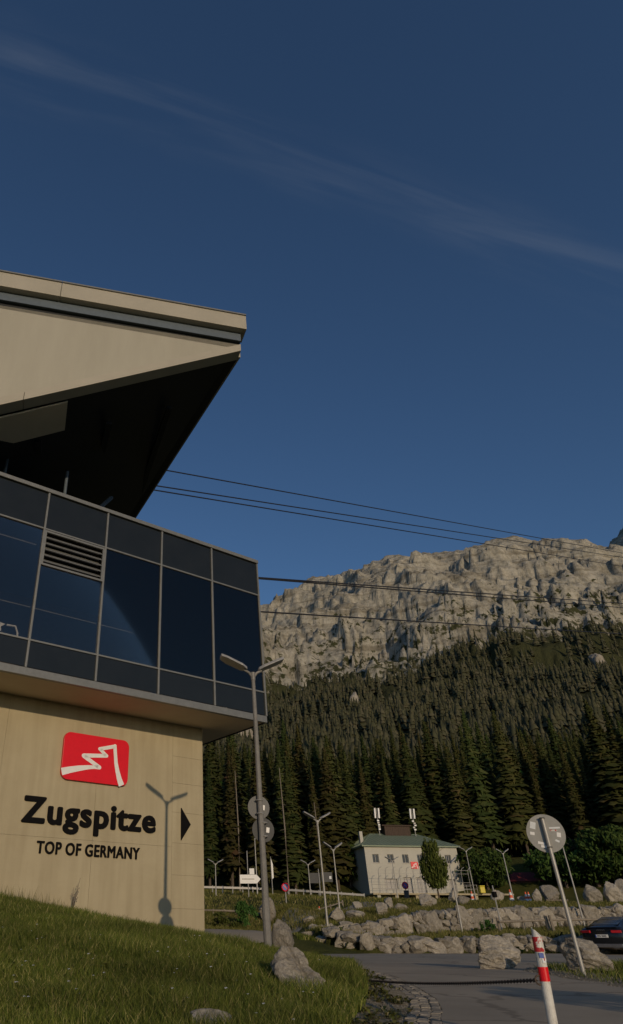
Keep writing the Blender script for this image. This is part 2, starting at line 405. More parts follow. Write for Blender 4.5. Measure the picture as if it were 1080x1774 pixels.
M['car_glass'] = flat_mat('car_glass', (0.008, 0.010, 0.014), 0.05, 0, 0.7, 0.02)
M['tail_red'] = flat_mat('tail_lamp_red', (0.42, 0.012, 0.02), 0.15)
M['tyre'] = flat_mat('tyre_rubber', (0.02, 0.02, 0.02), 0.9)
M['steel_rope'] = flat_mat('steel_rope', (0.035, 0.035, 0.04), 0.5, 0.3)
M['rust'] = noise_mat('rusty_chain', [(0.3, (0.06, 0.045, 0.036)), (0.7, (0.13, 0.095, 0.07))], scale=30, rough=0.8, metal=0.3)
def post_mat():
    m, n, l, b = new_mat('scuffed_white_paint')
    t = n.new('ShaderNodeTexCoord')
    nz = n.new('ShaderNodeTexNoise'); nz.inputs['Scale'].default_value = 16; nz.inputs['Detail'].default_value = 9; nz.inputs['Roughness'].default_value = 0.7
    l.new(t.outputs['Object'], nz.inputs['Vector'])
    rp = ramp(n, [(0.30, (0.05, 0.035, 0.025)), (0.36, (0.45, 0.42, 0.36)), (0.5, (0.62, 0.60, 0.54)), (0.75, (0.70, 0.68, 0.62))]); l.new(nz.outputs['Fac'], rp.inputs[0])
    l.new(rp.outputs[0], b.inputs['Base Color']); b.inputs['Roughness'].default_value = 0.6
    bp = n.new('ShaderNodeBump'); bp.inputs['Strength'].default_value = 0.4; bp.inputs['Distance'].default_value = 0.004
    l.new(nz.outputs['Fac'], bp.inputs['Height']); l.new(bp.outputs[0], b.inputs['Normal'])
    return m
M['post_white'] = post_mat()
def worn_red():
    m, n, l, b = new_mat('worn_red_band')
    t = n.new('ShaderNodeTexCoord')
    nz = n.new('ShaderNodeTexNoise'); nz.inputs['Scale'].default_value = 11; nz.inputs['Detail'].default_value = 6
    l.new(t.outputs['Object'], nz.inputs['Vector'])
    rp = ramp(n, [(0.44, (0.60, 0.58, 0.52)), (0.47, (0.42, 0.018, 0.02)), (0.8, (0.52, 0.02, 0.022))]); rp.color_ramp.interpolation = 'LINEAR'
    l.new(nz.outputs['Fac'], rp.inputs[0]); l.new(rp.outputs[0], b.inputs['Base Color']); b.inputs['Roughness'].default_value = 0.5
    return m
M['worn_red'] = worn_red()
def window_glass():
    m, n, l, b = new_mat('tinted_window')
    n.remove(b)
    gl = n.new('ShaderNodeBsdfGlossy'); gl.inputs['Roughness'].default_value = 0.03; gl.inputs['Color'].default_value = (0.80, 0.76, 0.70, 1)
    tr = n.new('ShaderNodeBsdfTransparent'); tr.inputs['Color'].default_value = (0.80, 0.79, 0.78, 1)
    fr = n.new('ShaderNodeFresnel'); fr.inputs['IOR'].default_value = 1.7
    mxs = n.new('ShaderNodeMixShader')
    l.new(fr.outputs[0], mxs.inputs[0]); l.new(tr.outputs[0], mxs.inputs[1]); l.new(gl.outputs[0], mxs.inputs[2])
    l.new(mxs.outputs[0], n['Material Output'].inputs['Surface'])
    return m
M['glass'] = window_glass()
def mountain_mat():
    m, n, l, b = new_mat('mountain_limestone')
    g = n.new('ShaderNodeNewGeometry')
    pos = g.outputs['Position']
    nz = n.new('ShaderNodeTexNoise'); nz.inputs['Scale'].default_value = 0.012; nz.inputs['Detail'].default_value = 14; nz.inputs['Roughness'].default_value = 0.7
    l.new(pos, nz.inputs['Vector'])
    mp = n.new('ShaderNodeMapping'); mp.inputs['Scale'].default_value = (0.045, 0.045, 0.012); mp.inputs['Rotation'].default_value = (0.25, 0.5, 0.0); l.new(pos, mp.inputs['Vector'])
    nst = n.new('ShaderNodeTexNoise'); nst.inputs['Scale'].default_value = 1.0; nst.inputs['Detail'].default_value = 9; nst.inputs['Roughness'].default_value = 0.7
    l.new(mp.outputs[0], nst.inputs['Vector'])
    rp = ramp(n, [(0.3, (0.19, 0.178, 0.145)), (0.45, (0.31, 0.292, 0.24)), (0.58, (0.37, 0.348, 0.29)), (0.72, (0.44, 0.415, 0.35))]); l.new(nst.outputs['Fac'], rp.inputs[0])
    fn = n.new('ShaderNodeTexNoise'); fn.inputs['Scale'].default_value = 0.11; fn.inputs['Detail'].default_value = 8; fn.inputs['Roughness'].default_value = 0.75; l.new(pos, fn.inputs['Vector'])
    rf_ = ramp(n, [(0.33, (0.62, 0.60, 0.56)), (0.5, (1.0, 1.0, 1.0)), (0.68, (1.22, 1.21, 1.18))]); l.new(fn.outputs['Fac'], rf_.inputs[0])
    ms = n.new('ShaderNodeMapping'); ms.inputs['Rotation'].default_value = (0.1, 0.42, 0.2); ms.inputs['Scale'].default_value = (0.004, 0.004, 0.055); l.new(pos, ms.inputs['Vector'])
    sn = n.new('ShaderNodeTexNoise'); sn.inputs['Scale'].default_value = 1.0; sn.inputs['Detail'].default_value = 7; sn.inputs['Distortion'].default_value = 0.8; l.new(ms.outputs[0], sn.inputs['Vector'])
    rs2 = ramp(n, [(0.36, (0.66, 0.64, 0.60)), (0.47, (1.0, 1.0, 1.0)), (0.62, (1.1, 1.1, 1.08))]); l.new(sn.outputs['Fac'], rs2.inputs[0])
    k1 = n.new('ShaderNodeMix'); k1.data_type = 'RGBA'; k1.blend_type = 'MULTIPLY'; k1.inputs[0].default_value = 1; l.new(rp.outputs[0], k1.inputs[6]); l.new(rf_.outputs[0], k1.inputs[7])
    k2 = n.new('ShaderNodeMix'); k2.data_type = 'RGBA'; k2.blend_type = 'MULTIPLY'; k2.inputs[0].default_value = 1; l.new(k1.outputs[2], k2.inputs[6]); l.new(rs2.outputs[0], k2.inputs[7])
    # vegetation: lower and flatter ground carries grass and dwarf pine
    sp = n.new('ShaderNodeSeparateXYZ'); l.new(pos, sp.inputs[0])
    mz = n.new('ShaderNodeMapRange'); mz.inputs['From Min'].default_value = 240; mz.inputs['From Max'].default_value = 430; mz.inputs['To Min'].default_value = 0.42; mz.inputs['To Max'].default_value = -0.12
    l.new(sp.outputs['Z'], mz.inputs['Value'])
    ad = n.new('ShaderNodeMath'); ad.operation = 'ADD'; l.new(mz.outputs[0], ad.inputs[0]); l.new(nz.outputs['Fac'], ad.inputs[1])
    vr = n.new('ShaderNodeMapRange'); vr.interpolation_type = 'SMOOTHSTEP'; vr.inputs['From Min'].default_value = 0.52; vr.inputs['From Max'].default_value = 0.60
    l.new(ad.outputs[0], vr.inputs['Value'])
    mx_ = n.new('ShaderNodeMix'); mx_.data_type = 'RGBA'
    spk = n.new('ShaderNodeTexNoise'); spk.inputs['Scale'].default_value = 0.05; spk.inputs['Detail'].default_value = 6; spk.inputs['Roughness'].default_value = 0.7; l.new(pos, spk.inputs['Vector'])
    sz = n.new('ShaderNodeMapRange'); sz.inputs['From Min'].default_value = 350; sz.inputs['From Max'].default_value = 800; sz.inputs['To Min'].default_value = 0.07; sz.inputs['To Max'].default_value = -0.13; l.new(sp.outputs['Z'], sz.inputs['Value'])
    sa = n.new('ShaderNodeMath'); sa.operation = 'ADD'; l.new(spk.outputs['Fac'], sa.inputs[0]); l.new(sz.outputs[0], sa.inputs[1])
    sv_ = n.new('ShaderNodeMapRange'); sv_.inputs['From Min'].default_value = 0.54; sv_.inputs['From Max'].default_value = 0.58; l.new(sa.outputs[0], sv_.inputs['Value'])
    vmx = n.new('ShaderNodeMath'); vmx.operation = 'MAXIMUM'; l.new(vr.outputs[0], vmx.inputs[0]); l.new(sv_.outputs[0], vmx.inputs[1])
    l.new(vmx.outputs[0], mx_.inputs[0]); l.new(k2.outputs[2], mx_.inputs[6]); mx_.inputs[7].default_value = (0.052, 0.055, 0.025, 1)
    l.new(mx_.outputs[2], b.inputs['Base Color'])
    b.inputs['Roughness'].default_value = 1.0; b.inputs['Specular IOR Level'].default_value = 0.05
    mp2 = n.new('ShaderNodeMapping'); mp2.inputs['Scale'].default_value = (0.016, 0.016, 0.007); mp2.inputs['Rotation'].default_value = (0.3, 0.4, 0.0); l.new(pos, mp2.inputs['Vector'])
    wv = n.new('ShaderNodeVectorMath'); wv.operation = 'ADD'; l.new(mp2.outputs[0], wv.inputs[0]); l.new(nst.outputs['Color'], wv.inputs[1])
    vo = n.new('ShaderNodeTexVoronoi'); vo.feature = 'DISTANCE_TO_EDGE'; vo.inputs['Scale'].default_value = 1.0; l.new(wv.outputs[0], vo.inputs['Vector'])
    vm = n.new('ShaderNodeMapRange'); vm.inputs['From Max'].default_value = 0.10; l.new(vo.outputs['Distance'], vm.inputs['Value'])
    hh = n.new('ShaderNodeMath'); hh.operation = 'MULTIPLY_ADD'; hh.inputs[1].default_value = 0.06; l.new(vm.outputs[0], hh.inputs[0]); l.new(nst.outputs['Fac'], hh.inputs[2])
    bp = n.new('ShaderNodeBump'); bp.inputs['Strength'].default_value = 0.8; bp.inputs['Distance'].default_value = 10
    l.new(hh.outputs[0], bp.inputs['Height']); l.new(bp.outputs[0], b.inputs['Normal'])
    return m
M['mountain'] = mountain_mat()

# ------------------------------------------------------------------ terrain
def smooth(t):
    t = np.clip(t, 0, 1); return t * t * (3 - 2 * t)
def _hash(ix, iy, seed):
    h = (ix.astype(np.int64) * 374761393 + iy.astype(np.int64) * 668265263 + seed * 1442695041) & 0xFFFFFFFF
    h = ((h ^ (h >> 13)) * 1274126177) & 0xFFFFFFFF
    return ((h ^ (h >> 16)) & 0xFFFFFF) / float(0xFFFFFF)
def vnoise(x, y, seed=0):
    ix, iy = np.floor(x), np.floor(y)
    fx, fy = x - ix, y - iy
    fx, fy = fx * fx * fx * (fx * (fx * 6 - 15) + 10), fy * fy * fy * (fy * (fy * 6 - 15) + 10)
    a, b, c, d = _hash(ix, iy, seed), _hash(ix + 1, iy, seed), _hash(ix, iy + 1, seed), _hash(ix + 1, iy + 1, seed)
    return (a * (1 - fx) + b * fx) * (1 - fy) + (c * (1 - fx) + d * fx) * fy
def fbm(x, y, oct=5, seed=0, gain=0.5):
    s, a, t = 0, 1.0, 0
    for k in range(oct):
        s = s + a * vnoise(x * 2 ** k + 17.3 * k, y * 2 ** k - 9.1 * k, seed + k); t += a; a *= gain
    return s / t
def ridged(x, y, oct=6, seed=0):
    s, a, t = 0, 1.0, 0
    for k in range(oct):
        s = s + a * (1 - np.abs(2 * vnoise(x * 2 ** k + 5.3 * k, y * 2 ** k + 3.7 * k, seed + k) - 1)); t += a; a *= 0.52
    return s / t

# the station's wall runs away to the right; its frame: origin at the visible corner
SA = R(56)
SD, SN = Vector((math.sin(SA), math.cos(SA), 0)), Vector((math.cos(SA), -math.sin(SA), 0))
SC = Vector((0.59, 26.6, 0))
def L(u, v, z): return SC + SD * u + SN * v + Vector((0, 0, z))

ctrl = []
def cp(x, y, z): ctrl.append((x, y, z))
for u, z in ((0, -.34), (-1.63, -.10), (-4, 0.36), (-7.4, 1.04), (-12, 1.75), (-18, 2.3), (-24, 2.8)):
    p = L(u, 0, z - .22); cp(*p)
for p in ((0, 1774, 7.0), (150, 1774, 7.2), (325, 1774, 7.4), (600, 1774, 7.8), (445, 1648, 18.0), (505, 1664, 15.5), (560, 1690, 13.0), (365, 1619, 36), (440, 1613, 39), (505, 1619, 38), (440, 1592, 55), (380, 1590, 55), (600, 1700, 11)):
    q = at(*p); cp(q.x, q.y, q.z)
for y, x in ((7.0, 2.2), (8.3, 2.57), (9.1, 2.85), (10.6, 3.27), (12.7, 3.66), (15.7, 4.16), (22.9, 4.83), (30, 5.3), (34, 5.6)):
    cp(x - .36, y, -0.735); cp(x + 1.2, y, -0.735)
for q in ((5, 7, -.735), (8, 8, -.735), (6.5, 11, -.735), (8, 13, -.735), (11, 11, -.735), (9, 24, -.735), (13, 25, -.735), (10, 30, -.735), (18, 30, -.735), (25, 33, -.735), (7.5, 34.5, -.735), (14, 34.5, -.735), (22, 35, -.735), (30, 35, -.735),
          (0, 4, -.85), (3, 3.5, -.78), (-4, 4, -.75), (8, 2, -.75), (20, 5, -.75), (11, 18.2, -.62), (9.2, 17.3, -.66), (14, 18.6, -.52), (18, 20, -.5), (10.3, 21, -.7),
          (8, 40, -.73), (16, 40, -.72), (30, 42, -.65), (8, 44, -.7), (14, 47, -.62), (24, 51, -.3), (34, 56, -.1), (10, 49, -.55), (16, 52, -.35), (24, 57, 0), (18, 62, .45), (10, 62, .0), (30, 65, .7), (45, 70, 1.2),
          (-10, 85, 4.0), (3, 85, 3.9), (12, 85, 3.6), (25, 85, 2.8), (40, 80, 2.4), (60, 80, 2.75), (20, 107, 3.7), (35, 107, 3.5), (50, 107, 3.5), (35, 98, 3.2), (35, 118, 4.7), (48, 118, 4.7), (35, 130, 6), (5, 110, 5.6), (-15, 110, 6), (70, 110, 5),
          (3, 72, 2.5), (7.8, 60, .8), (12, 70, 1.6), (-5, 40, .3), (-15, 40, 1.2), (-15, 60, 2), (-40, 60, 3), (-40, 30, 3), (-30, 10, 1.5), (-15, 8, .1), (-8, 3, -.6),
          (0, -10, -.9), (-20, -15, -.8), (20, -15, -.8), (0, -40, -1), (-50, -40, -1), (50, -40, -1), (40, 10, -.8), (40, 30, -.6), (60, 50, .8), (80, 20, -.5), (80, -20, -1), (-80, 20, 2), (-70, 70, 6)):
    cp(*q)
CT = np.array(ctrl)
def _tps_k(r2): return np.where(r2 > 1e-12, 0.5 * r2 * np.log(np.maximum(r2, 1e-12)), 0)
_n = len(CT)
_K = _tps_k(((CT[:, None, :2] - CT[None, :, :2]) ** 2).sum(-1)) + np.eye(_n) * 0.02
_P = np.hstack([np.ones((_n, 1)), CT[:, :2]])
_A = np.block([[_K, _P], [_P.T, np.zeros((3, 3))]])
_W = np.linalg.solve(_A, np.concatenate([CT[:, 2], np.zeros(3)]))
def tps(x, y):
    sh = x.shape; x, y = x.ravel(), y.ravel()
    out = _W[_n] + _W[_n + 1] * x + _W[_n + 2] * y
    for i in range(_n):
        out = out + _W[i] * _tps_k((x - CT[i, 0]) ** 2 + (y - CT[i, 1]) ** 2)
    return out.reshape(sh)
W1X, W1Y = (5.2, 5.8, 7, 8.5, 30, 60), (41, 40, 37.2, 36.2, 35.9, 35.9)
W2X, W2Y = (6, 7, 9, 16, 24, 31, 45), (44.5, 45, 46, 49, 53, 56, 60)
def w1(x): return np.interp(x, W1X, W1Y)
def w2(x): return np.interp(x, W2X, W2Y)
def amp1(x): return 0.56 * smooth((x - 5.3) / 1.5)
def amp2(x): return smooth((x - 6.3) / 1.5) * (0.45 + 0.68 * smooth((x - 8) / 8))
R_RIDGE = 2050.0
def mountain_z(az, r):
    """az in degrees clockwise from straight ahead"""
    x, y = r * np.sin(np.radians(az)), r * np.cos(np.radians(az))
    el = np.interp(az, (-75, -40, -20, -5, 4, 12, 20, 28, 33.5, 36, 38, 45, 60, 75), (9, 15, 19, 21.5, 24, 26.4, 27.6, 27.4, 26.3, 24.9, 24.0, 21, 15, 9))
    zr = np.tan(np.radians(el)) * R_RIDGE
    k = zr / (math.tan(R(26)) * R_RIDGE)
    k = 0.35 + 0.65 * k
    base = np.interp(r, (150, 220, 300, 600, 900, 1200), (12, 22, 42, 132, 262, 415)) * np.where(r > 300, k * smooth((r - 300) / 300) + (1 - smooth((r - 300) / 300)), 1)
    up = np.interp(r, (1200, 1500, 1800, R_RIDGE), (0, 0.34, 0.70, 1.0))
    z12 = 415 * k
    z = np.where(r <= 1200, base, z12 + (zr - z12) * up)
    z = np.where(r > R_RIDGE, zr - (r - R_RIDGE) * 0.55, z)
    rn = ridged(x * 0.0034 + 3.1, y * 0.0030, 7, 5) - 0.6
    wx_ = (fbm(x * .004, y * .004, 4, 41) - .5) * 9
    rn2 = ridged(az * 1.15 + wx_, r * 0.0042 + wx_ * .3, 6, 9) - 0.6
    rn4 = ridged(az * 3.4 + wx_ * 2.2 + r * .002, r * 0.013, 5, 19) - 0.6
    env = smooth((r - 550) / 700)
    near_ridge = 1 - 0.75 * smooth((r - 1650) / 400)
    z = z + env * (rn * 215 * near_ridge + rn2 * 34 * (1 - 0.5 * smooth((r - 1800) / 250)) + rn4 * 4)
    wq = (fbm(x * .006, y * .006, 5, 61) - .5) * 2.2
    for per, amp_, tx, ty in ((95.0, 30.0, .42, .10), (34.0, 11.0, .55, -.05)):
        q = (z + tx * x - ty * y) / per + wq
        fr_ = q - np.floor(q)
        z = z + env * amp_ * (smooth((fr_ - .35) / .3) - fr_) * (1 - .6 * smooth((r - 1850) / 200))
    z = z + smooth((r - 160) / 200) * (fbm(x * 0.012, y * 0.012, 5, 3) - 0.5) * 22
    return z
TOE = ((5.0, 1.3), (6.2, 1.85), (7.0, 2.2), (8.3, 2.57), (9.1, 2.85), (10.6, 3.27), (12.7, 3.66), (15.7, 4.16), (22.9, 4.83), (30, 5.3), (36.0, 6.1))
TY, TX = [p[0] for p in TOE], [p[1] - 0.32 for p in TOE]
def toe(y): return np.interp(y, TY, TX)
def right_edge(y): return np.interp(y, (3, 8, 11.8, 14, 16, 18.8, 20.5, 22, 24, 30, 35.6), (9.0, 7.6, 6.75, 7.2, 7.5, 8.0, 8.9, 10.5, 24, 33, 40))
def height(x, y):
    x, y = np.asarray(x, float), np.asarray(y, float)
    z = tps(x, y)
    fy = 1 - smooth((y - 60) / 28)
    z = z + (amp1(x) * smooth((y - w1(x)) / 0.35) + amp2(x) * smooth((y - w2(x)) / 0.35)) * fy
    on_road = (y > 4) & (y < 35.2) & (x > toe(y) - .1) & (x < right_edge(y) - .1)
    z = np.where(on_road, np.minimum(z, -0.735), z)
    r, az = np.hypot(x, y), np.degrees(np.arctan2(x, y))
    wm = smooth((r - 115) / 35)
    fwd = 1 - smooth((np.abs(az) - 62) / 14)
    far = mountain_z(az, np.maximum(r, 150)) * fwd + (-1.0) * (1 - fwd)
    far = np.where(r < 150, 12 * fwd - (1 - fwd), far)
    return z * (1 - wm) + far * wm
def hz(x, y): return float(height(np.array([x]), np.array([y]))[0])

def ground_hit(px, py, ymin=4.0, ymax=110.0):
    """where the line of sight of a photo pixel meets the terrain"""
    r = _ray(px, py); Y = np.geomspace(ymin, ymax, 500); k = Y / r.y
    d = r.z * k - height(r.x * k, Y)
    i = np.where(d < 0)[0]
    if not len(i) or i[0] == 0: return None
    i = i[0]; t = d[i - 1] / (d[i - 1] - d[i]); y = Y[i - 1] + (Y[i] - Y[i - 1]) * t
    return r * (y / r.y)
def polar_mesh(azs, rs, mat, name, closed=False, dz=0.0):
    A_, R_ = np.meshgrid(np.radians(azs), rs, indexing='ij')
    X, Y = R_ * np.sin(A_), R_ * np.cos(A_)
    Z = height(X, Y) + dz
    V = np.stack([X, Y, Z], -1).reshape(-1, 3)
    na, nr = len(azs), len(rs)
    i, j = np.meshgrid(np.arange(na if closed else na - 1), np.arange(nr - 1), indexing='ij')
    i2 = (i + 1) % na
    F = np.stack([i * nr + j, i * nr + j + 1, i2 * nr + j + 1, i2 * nr + j], -1).reshape(-1, 4)
    return V, F, na, nr
# near ground: full circle out to the valley's far side
azs = np.concatenate([np.linspace(-180, -25, 60, endpoint=False), np.linspace(-25, 45, 360, endpoint=False), np.linspace(45, 180, 50, endpoint=False)])
rs = np.concatenate([np.geomspace(0.8, 6, 12, endpoint=False), np.geomspace(6, 130, 230, endpoint=False), np.geomspace(130, 152, 6)])
V, F, na, nr = polar_mesh(azs, rs, None, 'g', closed=True)
c0 = len(V); V = np.vstack([V, [[0, 0, V[::nr][:, 2].mean()]]])
ground = bpy.data.objects.new('meadow_ground', np_mesh('meadow_ground', V, F, M['turf'], True))
col.objects.link(ground); tag(ground, kind='structure')
# mountain in front, valley floor behind
azs = np.concatenate([np.linspace(-76, -22, 70, endpoint=False), np.linspace(-22, 46, 430, endpoint=False), np.linspace(46, 76, 40)])
rs = np.concatenate([np.geomspace(148, 900, 110, endpoint=False), np.linspace(900, 2150, 190, endpoint=False), np.linspace(2150, 2700, 12)])
V, F, na, nr = polar_mesh(azs, rs, None, 'm')
V[::nr, 2] -= 0.4
mountain = bpy.data.objects.new('mountain', np_mesh('mountain', V, F, M['mountain'], True))
col.objects.link(mountain); tag(mountain, kind='structure')
azs = np.linspace(74, 286, 60); rs = np.geomspace(148, 4000, 20)
V, F, na, nr = polar_mesh(azs, rs, None, 'v')
V[:, 2] = np.minimum(V[:, 2], 0) - 0.3
vf = bpy.data.objects.new('valley_floor', np_mesh('valley_floor', V, F, M['turf'], True))
col.objects.link(vf); tag(vf, kind='structure')
# jagged second peak beyond the ridge, on the right
az0 = np.linspace(35.4, 58, 120); rr0 = np.linspace(2500, 3300, 60)
A_, R_ = np.meshgrid(np.radians(az0), rr0, indexing='ij')
X, Y = R_ * np.sin(A_), R_ * np.cos(A_)
el0 = np.interp(np.degrees(A_), (35.4, 36.2, 37.4, 38.6, 41, 46, 58), (21.5, 24.2, 25.3, 26.6, 27.2, 25, 15))
Z = np.tan(np.radians(el0)) * 2900 * np.interp(R_, (2500, 2900, 3300), (0.72, 1, 0.8))
Z = Z + (ridged(X * 0.006, Y * 0.006, 6, 21) - 0.6) * 130
V = np.stack([X, Y, Z], -1).reshape(-1, 3)
i, j = np.meshgrid(np.arange(119), np.arange(59), indexing='ij')
F = np.stack([i * 60 + j, i * 60 + j + 1, (i + 1) * 60 + j + 1, (i + 1) * 60 + j], -1).reshape(-1, 4)
pk = bpy.data.objects.new('far_peak', np_mesh('far_peak', V, F, M['mountain'], False))
col.objects.link(pk); tag(pk, kind='structure')

# ------------------------------------------------------------------ road, gravel shoulder, gutter, paths
def strip(name, ys, x0, x1, dz, mat, n=10):
    V = []
    for y in ys:
        a, b = x0(y), x1(y)
        for k in range(n + 1): V.append((a + (b - a) * k / n, y))
    V = np.array(V); z = height(V[:, 0], V[:, 1]) + dz
    V = np.column_stack([V, z])
    m_ = n + 1
    F = np.array([(r_ * m_ + k, r_ * m_ + k + 1, (r_ + 1) * m_ + k + 1, (r_ + 1) * m_ + k) for r_ in range(len(ys) - 1) for k in range(n)])
    o = bpy.data.objects.new(name, np_mesh(name, V, F, mat, True))
    col.objects.link(o); return tag(o, kind='structure')
ROAD_Z = -0.70
def flat_strip(name, ys, x0, x1, z, mat, n=2):
    V = [(x0(y) + (x1(y) - x0(y)) * k / n, y, z) for y in ys for k in range(n + 1)]
    m_ = n + 1
    F = np.array([(r_ * m_ + k, r_ * m_ + k + 1, (r_ + 1) * m_ + k + 1, (r_ + 1) * m_ + k) for r_ in range(len(ys) - 1) for k in range(n)])
    o = bpy.data.objects.new(name, np_mesh(name, np.array(V), F, mat)); col.objects.link(o); return tag(o, kind='structure')
ysr = np.concatenate([np.linspace(4.5, 24, 80), np.linspace(24.2, 36.1, 30)])
def wob(y): return 0.10 * math.sin(y * 2.3) + 0.06 * math.sin(y * 5.9 + 1)
flat_strip('road', ysr, lambda y: float(toe(y)) + 0.30, lambda y: float(right_edge(y)) + wob(y), ROAD_Z, M['asphalt'], 4)
strip('gravel_shoulder', np.linspace(5.0, 21, 60), lambda y: float(toe(y)) - np.interp(y, (5, 8, 12, 16, 21), (0.8, 0.75, 0.85, 0.6, 0.12)) - 0.18 * (1 + math.sin(y * 3.1)) * 0.5, lambda y: float(toe(y)) + 0.32, 0.018, M['gravel'], 8)
strip('gravel_verge', np.linspace(8, 20, 40), lambda y: float(right_edge(y)) + wob(y) - 0.12, lambda y: float(right_edge(y)) + 0.7 + wob(y * 1.7), 0.02, M['gravel'], 6)
# two-row cobble gutter along the road's left edge
gut = thing('cobble_gutter', 'strip of small grey cobbles edging the left side of the asphalt road', 'gutter', (2.7, 8.5, ROAD_Z))
cob_meshes = []
for k in range(6):
    b = MB(); q = []
    for sc, z in ((1, -.03), (.97, -.002), (.70, .004)):
        for (x, y) in ((-1, -1), (1, -1), (1, 1), (-1, 1)): q.append(Vector((x * .056 * sc * rnd.uniform(.90, 1), y * .056 * sc * rnd.uniform(.90, 1), z + rnd.uniform(-.003, .003))))
    b.add(q, [(0, 1, 5, 4), (1, 2, 6, 5), (2, 3, 7, 6), (3, 0, 4, 7), (4, 5, 9, 8), (5, 6, 10, 9), (6, 7, 11, 10), (7, 4, 8, 11), (8, 9, 10, 11)])
    cob_meshes.append(b.mesh('cobble', M['cobble']))
def cobble_M(y, off):
    sl = math.atan2(float(toe(y + .1)) - float(toe(y - .1)), 0.2)
    p = Vector((float(toe(y)) + off / max(.5, math.cos(sl)) + rnd.uniform(-.008, .008), y + rnd.uniform(-.01, .01), ROAD_Z + rnd.uniform(-.003, .004))) - gut.location
    return Matrix.Translation(p) @ Matrix.Rotation(-sl + rnd.uniform(-.12, .12), 4, 'Z') @ Matrix.Rotation(rnd.uniform(-.08, .08), 4, 'X')
y = 6.0; cnt = 0; restv, restf = [], []
while y < 26:
    sl = math.atan2(float(toe(y + .1)) - float(toe(y - .1)), 0.2)
    for off in (0.0, 0.115, 0.23):
        me = cob_meshes[rnd.randrange(6)]; m_ = cobble_M(y, off)
        if cnt < 297: link_mesh('cobble', me, gut, m_); cnt += 1
        else:
            o_ = len(restv); restv += [tuple(m_ @ v.co) for v in me.vertices]; restf += [tuple(i + o_ for i in p.vertices) for p in me.polygons]
    y += 0.118 * math.cos(sl)
flat_strip('gutter_bed', ysr, lambda y: float(toe(y)) - .07, lambda y: float(toe(y)) + .32, ROAD_Z - .009, M['gravel'], 1)
rest = MB(); rest.add(restv, restf); rest = rest.build('distant_cobbles', M['cobble'], gut); rest['kind'] = 'stuff'
# loose pebbles on the shoulder, the verge
pv, pf = [], []
def pebbles(n, fx):
    for _ in range(n):
        x, y_, s = fx()
        z = hz_cache(x, y_)
        o = len(pv)
        for a in range(5):
            t = a * 2 * math.pi / 5 + rnd.random() * .6
            pv.append((x + s * math.cos(t), y_ + s * math.sin(t), z + 0.005))
        pv.append((x + s * .2, y_, z + s * rnd.uniform(.7, 1.1) + .02))
        pf.extend([(o + a, o + (a + 1) % 5, o + 5) for a in range(5)])
_gx, _gy = np.linspace(-14, 24, 191), np.linspace(3, 45, 211)
_G = height(*np.meshgrid(_gx, _gy, indexing='ij'))
def gsample(x, y):
    fx = np.clip((np.asarray(x) + 14) / 0.2, 0, 189.99); fy = np.clip((np.asarray(y) - 3) / 0.2, 0, 209.99)
    i, j = fx.astype(int), fy.astype(int); a, b = fx - i, fy - j
    return (_G[i, j] * (1 - a) + _G[i + 1, j] * a) * (1 - b) + (_G[i, j + 1] * (1 - a) + _G[i + 1, j + 1] * a) * b
def hz_cache(x, y): return float(gsample(np.array([x]), np.array([y]))[0])
def _sh():
    y = rnd.uniform(6, 18); return float(toe(y)) - .08 - rnd.random() ** 1.2 * 0.9, y, rnd.uniform(.006, .022)
def _vg():
    y = rnd.uniform(8, 20); return float(right_edge(y)) + rnd.uniform(-.15, 1.0), y, rnd.uniform(.008, .035)
pebbles(2600, _sh); pebbles(1500, _vg)
o = bpy.data.objects.new('loose_gravel', np_mesh('loose_gravel', np.array(pv), np.array(pf), M['pebble'])); col.objects.link(o); tag(o, kind='stuff')
# side path that comes out behind the station's corner, and the branch climbing beyond it
def path_sheet(name, pts, mat, dz, n=6):
    P = np.array(pts); t = np.linspace(0, len(P) - 1, 60); k = np.arange(len(P))
    a = np.column_stack([np.interp(t, k, P[:, c]) for c in range(5)])   # x0,y0,x1,y1,-
    V = []
    for row in a:
        for s in range(n + 1): V.append((row[0] + (row[2] - row[0]) * s / n, row[1] + (row[3] - row[1]) * s / n))
    V = np.array(V); V = np.column_stack([V, height(V[:, 0], V[:, 1]) + dz])
    m_ = n + 1
    F = np.array([(r_ * m_ + s, r_ * m_ + s + 1, (r_ + 1) * m_ + s + 1, (r_ + 1) * m_ + s) for r_ in range(59) for s in range(n)])
    o = bpy.data.objects.new(name, np_mesh(name, V, F, mat, True)); col.objects.link(o); return tag(o, kind='structure')
path_sheet('side_path', [(-3, 31.5, -3, 37, 0), (1.5, 33.5, 1.5, 39.5, 0), (3.2, 35.0, 3.4, 42.5, 0), (5.0, 37.5, 5.2, 44, 0), (7.0, 41.0, 6.5, 44.5, 0), (9.0, 42.0, 8.5, 44.6, 0)], M['asphalt'], 0.03)
path_sheet('upper_path', [(3.6, 42.4, 5.4, 42.4, 0), (5.0, 49, 7.4, 48.5, 0), (7.6, 56, 10.2, 55, 0), (11.0, 63, 13.5, 61, 0), (16, 68, 17.5, 65.5, 0)], M['asphalt'], 0.035)

